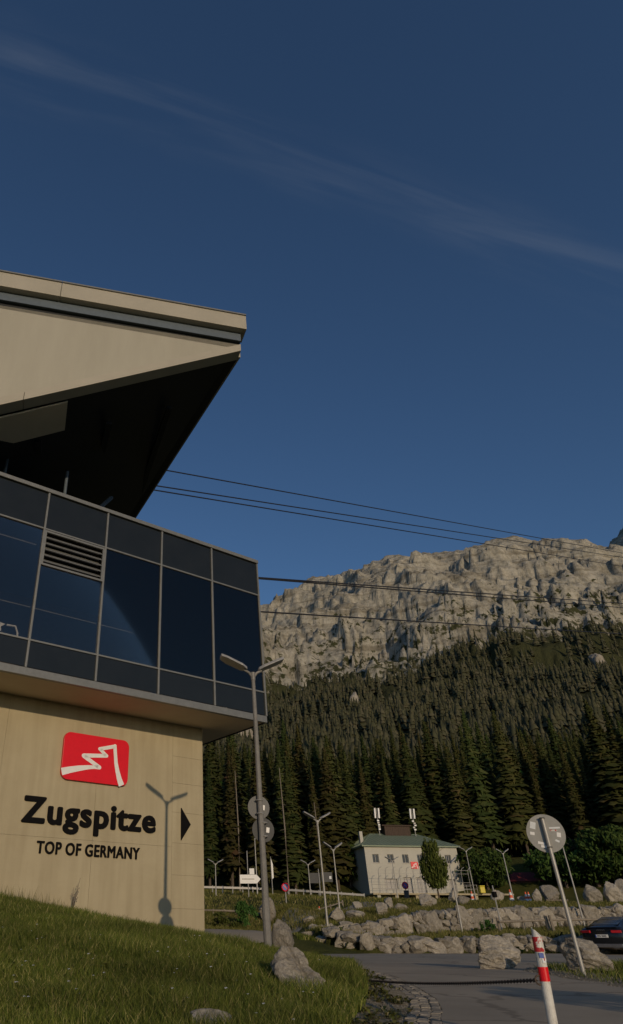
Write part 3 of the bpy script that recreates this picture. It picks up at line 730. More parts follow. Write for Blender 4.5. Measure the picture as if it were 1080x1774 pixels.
# ------------------------------------------------------------------ rocks
def rock_mesh(name, seed, sub=3, planes=9, rough=0.12, boxy=False):
    import bmesh
    bm = bmesh.new(); bmesh.ops.create_icosphere(bm, subdivisions=sub, radius=1.0)
    r_ = random.Random(seed)
    pl = []
    for _ in range(planes):
        d = Vector((r_.gauss(0, 1), r_.gauss(0, 1), r_.gauss(0, .8))).normalized()
        pl.append((d, r_.uniform(0.45, 0.82)))
    if boxy:
        for ax in range(3):
            for s_ in (-1, 1):
                d = Vector((r_.gauss(0, .16), r_.gauss(0, .16), r_.gauss(0, .16))); d[ax] += s_; pl.append((d.normalized(), r_.uniform(.62, .78)))
    so = Vector((seed * 3.7, seed * 1.3, 0))
    for v in bm.verts:
        p = v.co.copy()
        for d, h in pl:
            k = p.dot(d)
            if k > h: p -= d * (k - h) * 0.96
        n1 = mnoise.fractal(p * 1.6 + so, 1.0, 2.0, 4); n2 = mnoise.ridged_multi_fractal(Vector((p.x * 1.4, p.y * 1.4, p.z * 4.2 + p.x)) + so, 1.0, 2.1, 5, 1.0, 2.0)
        p += v.co.normalized() * (n1 * rough * .7 + (n2 - 1.0) * rough * .55)
        v.co = p
    xs = [max(abs(v.co[i]) for v in bm.verts) for i in range(3)]
    for v in bm.verts: v.co = Vector([v.co[i] / xs[i] for i in range(3)])
    me = bpy.data.meshes.new(name); bm.to_mesh(me); bm.free()
    me.materials.append(M['rock'])
    return me
small_rocks = [rock_mesh('stone', s, 3, 6, .17, True) for s in range(1, 13)]
mid_rocks = [rock_mesh('boulder', s, 4, 9) for s in range(21, 27)]
def rock(px, by, w, h, Y, label, group='loose boulders on the grass', mesh=None, dy=0.9, rz=None, tilt=0.0):
    """a boulder whose foot stands at pixel (px, by), w by h photo pixels large, Y metres ahead"""
    p = ground_hit(px, by, 4.0 if Y < 30 else Y * .75) or at(px, by, Y)
    if abs(p.y - Y) > .35 * Y: p = at(px, by, Y)
    p = p * (1 + w * .3 / CAM_F)
    zc = p.y * math.cos(PITCH) + p.z * math.sin(PITCH)
    sx, sz = w * zc / CAM_F / 2, h * zc / CAM_F
    o = link_mesh('boulder', mesh or mid_rocks[rnd.randrange(len(mid_rocks))])
    zg = min(p.z, hz(p.x, p.y))
    top = p.z + sz
    o.scale = (sx * 1.05, sx * dy, (top - zg) * 0.56 + 0.02)
    o.location = (p.x, p.y, zg + (top - zg) * 0.45)
    o.rotation_euler = (0, tilt, rz if rz is not None else rnd.uniform(-.5, .5))
    return tag(o, label, 'boulder', group)

def boulder_wall(label, wx, top_z, rows, xs, size, depth=0.55, seed=3, group=None):
    r_ = random.Random(seed)
    x = xs[0]
    y0 = float(wx((xs[0] + xs[1]) / 2))
    t = thing('boulder_wall', label, 'stone wall', ((xs[0] + xs[1]) / 2, y0, hz((xs[0] + xs[1]) / 2, y0 - .5)))
    for row in range(rows):
        x = xs[0] + (row % 2) * size * .4
        while x < xs[1]:
            w = size * r_.uniform(.5, 1.35)
            cx = x + w / 2
            y = float(wx(cx))
            zb = hz(cx, y - 0.6); zt = hz(cx, y + 0.7) + top_z
            H = max(zt - zb, .28)
            hh = H / rows * r_.uniform(.92, 1.3)
            big = rows > 1 and r_.random() < .42 and row == 0
            if big: hh = H * r_.uniform(.85, 1.1); w = max(w * 1.2, hh * .9)
            cz = zb + (hh * .5 if row == 0 else (H - hh * .5 if row == rows - 1 else H * .5)) + r_.uniform(-.05, .05)
            o = link_mesh('stone', small_rocks[r_.randrange(12)], t)
            o.location = Vector((cx, y + .1 + row * .14 + r_.uniform(-.1, .1), cz)) - t.location
            o.scale = (w * .58, depth * r_.uniform(.8, 1.1), hh * .64)
            o.rotation_euler = (r_.uniform(-.2, .2), r_.uniform(-.25, .25), r_.uniform(-.35, .35))
            x += w * .98
    return t
boulder_wall('low wall of big rough boulders directly along the far edge of the asphalt road', w1, 0.10, 2, (5.1, 27), .68, seed=5)
boulder_wall('taller dry boulder wall on the grass terrace below the green-roofed house', w2, 0.06, 3, (7.2, 38), 0.60, seed=8)

split_rock = rock_mesh('boulder', 64, 5, 9, .16)
for v_ in split_rock.vertices:
    k_ = (v_.co.z + 1) / 2; f_ = 1.06 - .40 * k_
    v_.co.x = v_.co.x * f_ - .22 * (k_ - .3); v_.co.y *= f_
    cr_ = v_.co.x - .1 + .45 * (v_.co.z - .2)          # the split running down its face
    v_.co.y += .16 * math.exp(-(cr_ / .07) ** 2)
rock(518, 1732, 102, 75, 12.6, 'large pale split boulder in the grass right of the lamp post foot', mesh=split_rock, rz=.1, dy=.8, tilt=0)
rock(491, 1640, 38, 54, 18.5, 'upright brown boulder standing right beside the tall grey lamp post', mesh=mid_rocks[1], rz=.2)
rock(363, 1803, 78, 42, 7.2, 'half-seen boulder in the grass at the bottom of the picture', mesh=mid_rocks[3], rz=.1)
rock(858, 1682, 78, 51, 19.6, 'big grey boulder at the right edge of the road, left of the striped post', mesh=rock_mesh('boulder', 44, 5, 14, .15), rz=.5)
rock(1030, 1686, 76, 48, 18.6, 'pale veined boulder in front of the dark parked car', mesh=rock_mesh('boulder', 53, 5, 12, .15), rz=-.3, tilt=.12)
rock(997, 1672, 34, 34, 22, 'small dark boulder behind the post of the round sign', mesh=mid_rocks[2])
rock(462, 1602, 34, 42, 46, 'dark pointed boulder behind the tall grey lamp post', mesh=mid_rocks[0])
for a in ((620, 1580, 17, 16, 66, 'small grey boulder on the slope, leftmost below the house'), (617, 1592, 32, 17, 58, 'flat pale boulder on the grass beneath the left corner of the house'),
          (662, 1586, 22, 20, 66, 'dark rounded boulder below the left front windows of the house'), (676, 1577, 15, 19, 72, 'narrow upright boulder beside the pale broad one below the terrace'),
          (696, 1579, 26, 15, 70, 'broad pale boulder under the no-stopping sign at the terrace'), (739, 1573, 24, 22, 72, 'pointed pale boulder left of the small tree trunk'),
          (754, 1570, 16, 16, 76, 'brownish boulder touching the small tree trunk'), (787, 1566, 18, 24, 78, 'dark upright boulder right of the small tree'),
          (806, 1569, 24, 18, 76, 'grey boulder under the right end of the house terrace'), (866, 1560, 26, 20, 76, 'dark grey boulder right of the house by the round broadleaf tree'),
          (929, 1555, 18, 14, 74, 'pale small boulder left of its larger neighbour near the red hut'), (953, 1554, 30, 19, 74, 'grey dome-shaped boulder in front of the dark red hut'),
          (1026, 1549, 32, 22, 72, 'rounded brown boulder on the grass crest right of the round sign'), (1062, 1548, 30, 27, 72, 'tall pale boulder on the grass crest near the right edge'),
          (1080, 1548, 18, 22, 73, 'whitish boulder on the grass crest at the far right edge'), (582, 1600, 32, 24, 54, 'grey boulder at the left end of the terrace beside two lamp posts'),
          (533, 1601, 26, 12, 60, 'flat grey boulder beside the climbing path'), (905, 1563, 14, 9, 76, 'small low boulder between the house and the red hut'), (600, 1612, 26, 14, 50, 'low boulder on the grass at the start of the taller boulder wall'),
          (545, 1612, 20, 12, 49, 'small boulder in the grass where the climbing path leaves the road')):
    rock(*a, mesh=None)

def outcrop(az, r, w, h, label, k):
    x, y = r * math.sin(R(az)), r * math.cos(R(az)); o = link_mesh('rock_outcrop', mid_rocks[k % len(mid_rocks)])
    o.location = (x, y, hz(x, y) + h * .30); o.scale = (w, w * .6, h); o.rotation_euler = (-.25, 0, -R(az) + k)
    return tag(o, label, 'rock outcrop', 'rock outcrops in the far forest')
for k, a in enumerate(((2.6, 780, 26, 30, 'pale rock outcrop above the trees right behind the concrete wall corner'), (4.9, 690, 15, 26, 'pale rock outcrop in the far forest just left of the tall lamp post'),
                       (33.0, 900, 18, 18, 'pale rock outcrop in the forest high above the round sign'), (36.5, 930, 22, 16, 'pale rock outcrop at the right edge above the forest'), (14.5, 800, 12, 16, 'thin pale rock outcrop in the forest above the house'))):
    outcrop(*a[:5], k)
# ------------------------------------------------------------------ the cable car station
st = thing('cable_car_station', 'beige concrete station with dark glass upper floor and huge wedge roof at left', 'building', tuple(SC), SA * -1 + R(90))
inv_st = st.matrix_basis.inverted()
def stp(name, mb, mat, parent=None, smooth=False, bevel=0.0):
    mb.v = [tuple(inv_st @ Vector(p)) for p in mb.v]
    o = bpy.data.objects.new(name, mb.mesh(name, mat, smooth)); col.objects.link(o); o.parent = parent or st
    if bevel:
        b = o.modifiers.new('bevel', 'BEVEL'); b.width = bevel; b.segments = 2; b.limit_method = 'ANGLE'
    return o
def lbox(mb, u0, u1, v0, v1, z0, z1):
    P = [L(u, v, z) for z in (z0, z1) for (u, v) in ((u0, v1), (u1, v1), (u1, v0), (u0, v0))]
    mb.add(P, [(0, 3, 2, 1), (4, 5, 6, 7), (0, 1, 5, 4), (1, 2, 6, 5), (2, 3, 7, 6), (3, 0, 4, 7)]); return mb
SOF = 6.9
# concrete wall in cast panels: joints recessed 12 mm, panels of slightly different width
cuts = [0, -1.38, -4.5, -7.95, -11.4, -14.9, -18.4, -22]
zc_ = [-1.5, 2.62, SOF]
core = lbox(MB(), -22, -0.03, -13.9, -0.03, -1.5, SOF - .01); stp('wall_core', core, M['concrete'])
for k in range(len(cuts) - 1):
    zz = zc_ if k else [-1.5, 0.75, 1.75, 2.75, 3.75, 4.75, 5.7, SOF]
    for j in range(len(zz) - 1):
        b = lbox(MB(), cuts[k + 1] + .003, cuts[k] - (.003 if k else 0), -.025, rnd.uniform(-.001, .001), zz[j] + .002, zz[j + 1] - .002)
        stp('wall_panel', b, M['concrete'], bevel=.004)
b = lbox(MB(), -.028, -.001, -13.9, -.03, -1.5, SOF - .005); stp('side_wall_panel', b, M['concrete'])
# projecting upper floor
UF0, UF1, VF = -25.0, 1.5, 2.2
stp('soffit', lbox(MB(), UF0, UF1 - .06, -13.9, VF - .12, SOF, 7.05), M['soffit'])
stp('floor_edge', lbox(MB(), UF0, UF1, VF - .13, VF + .03, SOF - .03, 7.12), M['alu'], bevel=.01)
stp('floor_edge', lbox(MB(), UF1 - .05, UF1 + .03, -13.9, VF - .14, SOF - .03, 7.12), M['dark_steel'], bevel=.01)
stp('interior_back_wall', lbox(MB(), UF0, UF1 - .3, -6.2, -6.0, 7.06, 13.6), M['interior'])
stp('interior_floor', lbox(MB(), UF0, UF1 - .2, -5.9, VF - .3, 7.06, 7.2), M['interior'])
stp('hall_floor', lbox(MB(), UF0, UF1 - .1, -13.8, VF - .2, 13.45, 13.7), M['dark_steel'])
pitch_ = 2.47
us = [UF1 - k * pitch_ for k in range(0, 11)]
ZS = (7.16, 8.05, 12.27, 13.78)
for k in range(len(us) - 1):
    a, b_ = us[k + 1] + .035, us[k] - .035
    stp('spandrel_panel', lbox(MB(), a, b_, VF - .05, VF - .02, ZS[0], ZS[1] - .03), M['spandrel'])
    louv = (k % 4 == 3)
    wtop = 10.80 if louv else ZS[2] - .03
    stp('window_pane', lbox(MB(), a, b_, VF - .045, VF - .025, ZS[1] + .03, wtop), M['glass'])
    stp('spandrel_panel', lbox(MB(), a, b_, VF - .05, VF - .02, ZS[2] + .03, ZS[3]), M['spandrel'])
    if louv:
        fr = MB(); lbox(fr, a, a + .07, VF - .06, VF + .02, 10.83, 12.22); lbox(fr, b_ - .07, b_, VF - .06, VF + .02, 10.83, 12.22)
        lbox(fr, a + .071, b_ - .071, VF - .06, VF + .02, 10.83, 10.90); lbox(fr, a + .071, b_ - .071, VF - .06, VF + .02, 12.15, 12.22)
        lf = stp('louvre_frame', fr, M['alu'])
        stp('louvre_back', lbox(MB(), a + .072, b_ - .072, VF - .30, VF - .27, 10.91, 12.14), M['dark_steel'])
        for q in range(5):
            z = 10.98 + q * .235
            s_ = MB(); P = [L(a + .075, VF + .01, z), L(b_ - .075, VF + .01, z), L(b_ - .075, VF - .14, z + .13), L(a + .075, VF - .14, z + .13)]
            s_.prism(P, (0, 0, 0), (0, 0, .02)); o = stp('louvre_slat', s_, M['alu']);
    if k in (0, 2): stp('roller_blind', lbox(MB(), a + .06, b_ - .06, VF - .17, VF - .15, 10.6 if k == 0 else 11.3, 12.2), M['blind'])
    # roller blind rails behind the glass
    bl = lbox(MB(), a + .12, b_ - .12, VF - .22, VF - .19, 11.62, 11.66); lbox(bl, a + .02, b_ - .02, VF - .22, VF - .19, 9.24, 9.27)
    stp('railing_bar', bl, M['alu'])
for k, u in enumerate(us):
    stp('mullion', lbox(MB(), u - .033, u + .033, VF - .10, VF + .035, 7.125, 13.80), M['alu'], bevel=.006)
for z in (ZS[1], ZS[2]):
    for k in range(len(us) - 1):
        stp('transom', lbox(MB(), us[k + 1] + .034, us[k] - .034, VF - .09, VF + .02, z - .028, z + .028), M['alu'])
stp('parapet_cap', lbox(MB(), UF0, UF1 + .05, VF - .30, VF + .07, 13.81, 13.97), M['alu'], bevel=.015)
# glazed right-hand side
sv = [VF - .13 - k * 2.5 for k in range(0, 6)]
for k in range(len(sv) - 1):
    for (z0, z1, mm, nm) in ((ZS[0], ZS[1] - .03, 'spandrel', 'spandrel_panel'), (ZS[1] + .03, ZS[2] - .03, 'glass', 'window_pane'), (ZS[2] + .03, ZS[3], 'spandrel', 'spandrel_panel')):
        stp(nm, lbox(MB(), UF1 - .05, UF1 - .02, sv[k + 1] + .04, sv[k] - .04, z0, z1), M[mm])
    stp('mullion', lbox(MB(), UF1 - .09, UF1 + .035, sv[k + 1] - .035, sv[k + 1] + .035, 7.125, 13.80), M['alu'])
stp('parapet_cap', lbox(MB(), UF1 - .30, UF1 + .05, -11, VF - .31, 13.81, 13.97), M['alu'])
# the hall above: columns, beams, pipe, machine cabinets, all in the shade of the roof
for u in (-22, -17.5, -13, -8.9): stp('column', lbox(MB(), u - .22, u + .22, -3.4, -2.95, 13.71, 19), M['dark_steel'])
hb = MB(); hb.tube(L(-24, -1.0, 15.3), L(-6.9, -1.0, 15.0), .15, n=10); stp('pipe', hb, M['machinery'])
hb = MB(); hb.tube(L(-24, -1.3, 15.9), L(-6.4, -1.3, 15.6), .09, n=8); stp('pipe', hb, M['machinery'])
stp('machine_cabinet', lbox(MB(), -9.0, -6.8, -2.7, -.9, 13.98, 14.8), M['machinery'], bevel=.03)
stp('machine_cabinet', lbox(MB(), -12.2, -9.6, -2.9, -1.1, 13.98, 14.9), M['dark_steel'], bevel=.03)
stp('cable_beam', lbox(MB(), -24, -6.2, -2.6, -2.0, 16.3, 16.9), M['dark_steel'])
stp('hall_back_wall', lbox(MB(), -25, -7.8, -9.2, -9.0, 13.71, 20.5), M['interior'])
for u in (-6.7, -9.4): 
    b = MB(); b.tube(L(u, -.6, 13.75), L(u, -.6, 17.2), .07, n=8); stp('strut', b, M['machinery'])
for a_, b_ in (((-6.5, -1.2, 13.8), (-3.2, -3.2, 18.6)), ((-3.0, -1.6, 13.8), (-6.2, -3.4, 17.4)), ((-2.2, -4.0, 13.8), (0.2, -6.0, 19.0))):
    b = MB(); b.tube(L(*a_), L(*b_), .11, n=8); stp('brace', b, M['machinery'])
# cable saddle supports at the hall's mouth
for u, v in ((-2.6, -5.5), (-.8, -7.0)):
    b = lbox(MB(), u - .25, u + .25, v - .3, v + .3, 13.71, 16.3); lbox(b, u - .9, u + .9, v - .2, v + .2, 16.31, 16.7); stp('rope_saddle', b, M['dark_steel'], bevel=.03)
# wedge roof
RA = R(77.4)
RD, RN = Vector((math.sin(RA), math.cos(RA), 0)), Vector((math.cos(RA), -math.sin(RA), 0))
RO = SC + SD * -8.4 + SN * 4.0; RO.z = 0
def rp_(u, v, z): return RO + RD * u + RN * v + Vector((0, 0, z))
def roof_prism(pts, v0, v1): return MB().prism([rp_(u, 0, z) for u, z in pts], RN * v0, RN * v1)
TIP = 6.6
bz = lambda u: 16.62 + (u + 2.78) * 0.53   # lower edge of the big face
gz = lambda u: 16.22 + (u + 2.78) * 0.53
stp('roof_face', roof_prism([(-22, bz(-22)), (TIP, bz(TIP)), (TIP, 21.33), (-22, 21.33)], -.20, 0), M['cladding'])
# joints between the face's large panels
stp('roof_lower_trim', roof_prism([(-22, gz(-22)), (-2.0, gz(-2.0)), (-2.0, bz(-2.0)), (-22, bz(-22))], -.5, .06), M['cladding_trim'], bevel=.01)
stp('roof_lower_trim', roof_prism([(-1.985, gz(-1.985)), (TIP, gz(TIP)), (TIP, bz(TIP)), (-1.985, bz(-1.985))], -.5, .06), M['cladding_trim'], bevel=.01)
stp('roof_gutter', roof_prism([(-22, 21.34), (TIP, 21.34), (TIP, 21.72), (-22, 21.72)], -.30, -.06), M['dark_steel'])
stp('roof_gutter_lip', roof_prism([(-22, 21.72), (TIP, 21.72), (TIP, 22.18), (-22, 22.18)], -.30, .12), M['machinery'])
for a, b_ in ((-22, -1.25), (-1.235, TIP + .2)):
    stp('roof_fascia', roof_prism([(a, 22.19), (b_, 22.19), (b_, 23.02), (a, 23.02)], -.4, .42), M['cladding_trim'], bevel=.015)
    stp('roof_flashing', roof_prism([(a, 23.03), (b_, 23.03), (b_, 23.10), (a, 23.10)], -.42, .47), M['alu'])
# underside and top, sloping back
def quadslab(name, pts, th, mat): return stp(name, MB().prism(pts, (0, 0, 0), (0, 0, th)), mat)
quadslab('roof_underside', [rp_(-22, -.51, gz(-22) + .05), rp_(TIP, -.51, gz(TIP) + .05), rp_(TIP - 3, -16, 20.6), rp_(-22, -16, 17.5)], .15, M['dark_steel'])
quadslab('roof_deck', [rp_(-22, -.45, 22.6), rp_(TIP + .1, -.45, 22.6), rp_(TIP - 3, -16, 22.2), rp_(-22, -16, 22.2)], .3, M['cladding_trim'])
stp('roof_tip_face', MB().prism([rp_(TIP, -.51, gz(TIP) + .2), rp_(TIP - 3, -16, 20.75), rp_(TIP - 3, -16, 22.2), rp_(TIP, -.51, 22.6)], (0, 0, 0), RD * .15), M['cladding'])
b = MB(); b.prism([rp_(-4.4, -.6, gz(-4.4) + .0), rp_(-.4, -.6, gz(-.4)), rp_(-.4, -2.2, gz(-.4) - .1), rp_(-2.3, -2.2, gz(-2.3) - .1)], (0, 0, -.08), (0, 0, 0.0)); stp('underside_panel', b, M['soffit'])

for k, u in enumerate((-19, -16, -13, -10, -7, -4.2, -1.4, 1.4, 4.0)):
    z0 = gz(u) - .28
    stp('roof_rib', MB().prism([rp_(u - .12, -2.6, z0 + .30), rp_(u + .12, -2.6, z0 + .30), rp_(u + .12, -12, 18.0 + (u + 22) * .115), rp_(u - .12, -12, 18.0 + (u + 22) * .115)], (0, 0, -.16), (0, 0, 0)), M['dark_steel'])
for k, u in enumerate((-14.5, -9.8, -5.1, -.4, 3.6)):
    stp('face_joint', roof_prism([(u, bz(u) + .02), (u + .018, bz(u) + .03), (u + .018, 21.3), (u, 21.3)], 0.0, .004), M['cladding_trim'])
# things inside, seen through the glass
t = thing('wooden_table', 'light wooden table edge seen through the station window beside the mullion', 'table', tuple(L(-7.0, .9, 7.2)), R(90) - SA)
b = MB(); b.box((0, 0, 1.12), (2.3, .8, .07)); b.build('table_top', M['wood_table'], t)
for x in (-1.1, 1.1):
    for y in (-.35, .35): MB().box((x, y, .54), (.09, .09, 1.08)).build('leg', M['wood_table'], t)
t = thing('paper_sheet', 'pale crumpled paper sheet behind the lower window at the far left', 'poster', tuple(L(-9.6, 1.75, 8.06)), R(90) - SA)
b = MB(); pts = [(-.4, 0), (.12, -.0), (.40, .28), (.36, .40), (.5, .52), (.2, .56), (-.5, .55)]
b.prism([Vector((x, 0, z)) for x, z in pts], (0, 0, 0), (0, .02, 0)); b.build('sheet', M['paper'], t)
b = MB(); b.path([(.55, 0, .5), (.85, 0, .52), (.95, 0, .3), (.97, 0, .0)], .035); b.build('bracket', M['paper'], t)

# ------------------------------------------------------------------ signs on the station wall
sg = thing('logo_sign', 'red rounded plate with a white zigzag mountain emblem on the concrete wall', 'sign', tuple(L(-4.62, .0, 5.17)), R(90) - SA)
def rrect(w, h, r, n=6):
    pts = []
    for cx, cy, a0 in ((w / 2 - r, h / 2 - r, 0), (-w / 2 + r, h / 2 - r, 90), (-w / 2 + r, -h / 2 + r, 180), (w / 2 - r, -h / 2 + r, 270)):
        for k in range(n + 1):
            a = R(a0 + 90 * k / n); pts.append((cx + r * math.cos(a), cy + r * math.sin(a)))
    return pts
PW, PH = 2.56, 1.55
def emblem(mb, w, h, y0, y1):
    def rib(pts):
        pts = [(Vector(((u - .5) * w, 0, (.5 - v) * h)), t * h) for u, v, t in pts]
        Lf, Rt = [], []
        for k, (p, t) in enumerate(pts):
            d = (pts[min(k + 1, len(pts) - 1)][0] - pts[max(k - 1, 0)][0]).normalized()
            nn = Vector((-d.z, 0, d.x))
            Lf.append(p + nn * t / 2); Rt.append(p - nn * t / 2)
        for k in range(len(pts) - 1):
            mb.prism([Rt[k], Rt[k + 1], Lf[k + 1], Lf[k]], (0, y0, 0), (0, y1, 0))
    def seg(a, b, ta, tb): rib([(a[0], a[1], ta), (b[0], b[1], tb)])
    rib([(.004, .86, .155), (.12, .80, .135), (.25, .745, .115), (.38, .70, .09), (.47, .68, .075), (.552, .672, .085)])
    seg((.552, .672), (.30, .47), .085, .088); seg((.30, .465), (.65, .40), .088, .082); seg((.65, .405), (.535, .27), .074, .074); seg((.535, .275), (.775, .165), .078, .082)
    rib([(.768, .15, .085), (.785, .35, .085), (.80, .52, .09), (.83, .70, .105), (.865, .86, .125), (.905, .995, .145)])
    for (u, v, r_) in ((.552, .672, .043), (.30, .467, .044), (.65, .402, .039), (.535, .272, .038), (.771, .16, .042)):
        mb.disc(((u - .5) * w, (y0 + y1) / 2 - .0005, (.5 - v) * h), (0, 1, 0), r_ * h, abs(y1 - y0) + .001, 14)
MB().prism([Vector((x, 0, z)) for x, z in rrect(PW, PH, .24)], (0, -.02, 0), (0, -.12, 0)).build('plate', M['red'], sg, bevel=.006)
e = MB(); emblem(e, PW, PH, -.1205, -.127); e.build('emblem', M['white'], sg)

def text_mesh(ch, size, offset=0.0, ext=0.03, shear=0.0):
    cu = bpy.data.curves.new('letter', 'FONT'); cu.body = ch; cu.size = size; cu.extrude = ext; cu.offset = offset; cu.resolution_u = 4
    ob = bpy.data.objects.new('tmp', cu); col.objects.link(ob)
    dg = bpy.context.evaluated_depsgraph_get(); dg.update()
    me = bpy.data.meshes.new_from_object(ob.evaluated_get(dg))
    bpy.data.objects.remove(ob); bpy.data.curves.remove(cu)
    return me
def ink(me):
    if not len(me.vertices): return 0, 0, 0, 0
    c = np.empty(len(me.vertices) * 3); me.vertices.foreach_get('co', c); c = c.reshape(-1, 3)
    return c[:, 0].min(), c[:, 0].max(), c[:, 1].min(), c[:, 1].max()
def bold(me, t, k=10):
    V = np.empty(len(me.vertices) * 3); me.vertices.foreach_get('co', V); V = V.reshape(-1, 3); P = [tuple(p.vertices) for p in me.polygons]
    b = MB()
    for i in range(k):
        a = 2 * math.pi * i / k
        W_ = V.copy(); W_[:, 0] += t * math.cos(a); W_[:, 1] += t * math.sin(a); W_[:, 2] *= 1 + .012 * i
        b.add(W_, P)
    m2_ = bpy.data.meshes.new('letter'); m2_.from_pydata(b.v, [], b.f); m2_.update(); bpy.data.meshes.remove(me); return m2_
def lettering(word, u0, u1, zb, cap, root, mat, offset, yoff=-.03, ext=.03, thin=.91):
    """each letter a mesh of its own, word fitted between u0 and u1 (root's x), standing on zb, capital height cap"""
    fat, offset = offset, 0.0
    base = text_mesh(word, 1.0, offset)
    x0, x1, _, _ = ink(base)
    c0 = ink(text_mesh(word[0], 1.0, offset))
    sz = cap / (c0[3] - max(c0[2], 0))
    sx = (u1 - u0) / (x1 - x0)
    for k, ch in enumerate(word):
        if ch == ' ': continue
        xr = ink(text_mesh(word[:k + 1], 1.0, offset))[1]
        me = text_mesh(ch, 1.0, offset, ext=1.0); a = ink(me); me = bold(me, fat)
        cx_l = (a[0] + a[1]) / 2
        me.transform(Matrix.Translation((-cx_l, 0, 0))); me.transform(Matrix.Diagonal((thin, 1, 1, 1))); me.transform(Matrix.Translation((cx_l, 0, 0)))
        me.transform(Matrix.Translation((xr - a[1] - x0, 0, 0)))
        me.transform(Matrix.Diagonal((sx, sz, ext, 1)))
        me.transform(Matrix.Rotation(R(90), 4, 'X'))
        me.transform(Matrix.Translation((u0, yoff, zb)))
        me.materials.clear(); me.materials.append(mat)
        link_mesh('letter', me, root)
wl_ = thing('wall_lettering', 'large bold black word in raised letters under the red plate on the wall', 'lettering', tuple(L(0, 0, 0)), R(90) - SA)
lettering('Zugspitze', -7.06, -2.10, 3.03, .72, wl_, M['black'], .034, thin=.90)
wl2 = thing('wall_lettering', 'smaller black line of raised capitals below the large word on the wall', 'lettering', tuple(L(0, 0, 0)), R(90) - SA)
lettering('TOP OF GERMANY', -6.44, -2.70, 2.16, .335, wl2, M['black'], .020, thin=.93)
ar = thing('arrow_sign', 'black triangular arrow pointing right at the end of the concrete wall', 'sign', tuple(L(-1.0, 0, 3.38)), R(90) - SA)
MB().prism([Vector((-.01, 0, .53)), Vector((-.01, 0, -.54)), Vector((.40, 0, 0))], (0, -.02, 0), (0, -.06, 0)).build('arrowhead', M['black'], ar)

# ------------------------------------------------------------------ street lamps
def lamp_head(side, s=1.0):
    b = MB()
    arm = [(0, 0, -.12), (side * .10 * s, 0, .02), (side * .24 * s, 0, .10)]
    b.path(arm, .035)
    h = MB()
    cx = [(side * .16, .10, .0), (side * .30, .21, .06), (side * .70, .23, .24), (side * .86, .15, .32)]
    vs_ = []
    for x, w, z in cx:
        x *= s
        vs_ += [(x, -w * s, .08 + z), (x, w * s, .08 + z), (x, w * s * .75, .17 + z), (x, -w * s * .75, .17 + z)]
    fs_ = [(0, 1, 2, 3)[::-1], (12, 13, 14, 15)]
    for k in range(3):
        for q in range(4): fs_.append((k * 4 + q, k * 4 + (q + 1) % 4, k * 4 + 4 + (q + 1) % 4, k * 4 + 4 + q))
    h.add(vs_, fs_)
    return b, h
def street_lamp(base, H, label, heads=2, rz=0.0, r=.07, s=1.0, mat='galv', sink=.3):
    t = thing('street_lamp', label, 'street lamp', base, rz, 'street lamps')
    b = MB(); b.tube((0, 0, -sink), (0, 0, 1.0), r * 1.15, r * 1.15, 12); b.tube((0, 0, 1.0), (0, 0, H), r, r * .62, 12); b.build('pole', M[mat], t, smooth=False)
    MB().tube((0, 0, H - .18), (0, 0, H + .03), r * .8, r * .8, 10).build('pole_cap', M[mat], t)
    for sd_ in ((-1, 1) if heads == 2 else (1,)):
        a, h = lamp_head(sd_, s)
        for mbx in (a, h): mbx.v = [(x, y, z + H) for x, y, z in mbx.v]
        ao = a.build('arm', M[mat], t); h.build('lamp_head', M['galv'], ao, bevel=.02)
    return t
def sign_disc(parent, z, r, back, sticker=True, y=.09, face='white'):
    d = MB().disc((0, y, z), (0, 1, 0), r, .02, 32).build('sign_disc', M[back], parent)
    MB().disc((0, y + .012, z), (0, 1, 0), r * .97, .003, 32).build('sign_face', M[face], d)
    for q in (.55, -.55): b = MB(); b.torus((0, 0, z + r * q), (0, 0, 1), .085, .012, 12, 5); b.build('clamp', M['galv'], d)
    if sticker: MB().box((r * .42, y - .0115, z), (r * .28, .002, r * .42), M=Matrix.Rotation(.15, 3, 'Y')).build('sticker', M['white'], d)
    return d
PB = at(464, 1627, 17.0)
g0 = Vector((PB.x, PB.y, hz(PB.x, PB.y)))
tall = street_lamp(tuple(g0), 5.85 - g0.z, 'tall near grey lamp post carrying two round signs seen from behind', 2, R(8), .078, 1.0, mat='pole_grey')
zA, zB = at(452, 1398, 17.0).z - g0.z, at(460, 1437, 17.0).z - g0.z
for z, bk, x in ((zA, 'sign_back_mid', -.02), (zB, 'sign_back_dark', .06)):
    d = sign_disc(tall, z, .265, bk); d.location.x = x
def lamp_px(tx, ty, bx, by, Y, label, **k):
    p = at(bx, by, Y); g = Vector((p.x, p.y, hz(p.x, p.y))); top = at(tx, ty, Y)
    return street_lamp((g.x, g.y, min(g.z, p.z)), top.z - min(g.z, p.z) - .15, label, **k)
lamp_px(374, 1494, 375, 1569, 80, 'slim two-armed street lamp just right of the concrete wall corner', rz=.2)
lamp_px(441, 1450, 446, 1541, 84, 'slim lamp post behind the white arrow board left of the tall grey post', heads=1, rz=.4)
lamp_px(534, 1495, 540, 1566, 84, 'slim two-armed street lamp beside the grey back of a board', rz=.1)
lamp_px(549, 1417, 570, 1625, 41.5, 'taller two-armed street lamp standing between the two boulder walls', rz=R(12), r=.06, s=.95)
lamp_px(575, 1468, 592, 1606, 50, 'two-armed street lamp at the left end of the taller boulder wall', rz=R(15), r=.055, s=.8)
lamp_px(682, 1489, 689, 1553, 92, 'two-armed street lamp in front of the left part of the house facade', rz=.1)
lamp_px(779, 1494, 801, 1612, 48, 'street lamp in front of the house just right of the small tree', heads=1, rz=R(8), r=.055, s=.6)
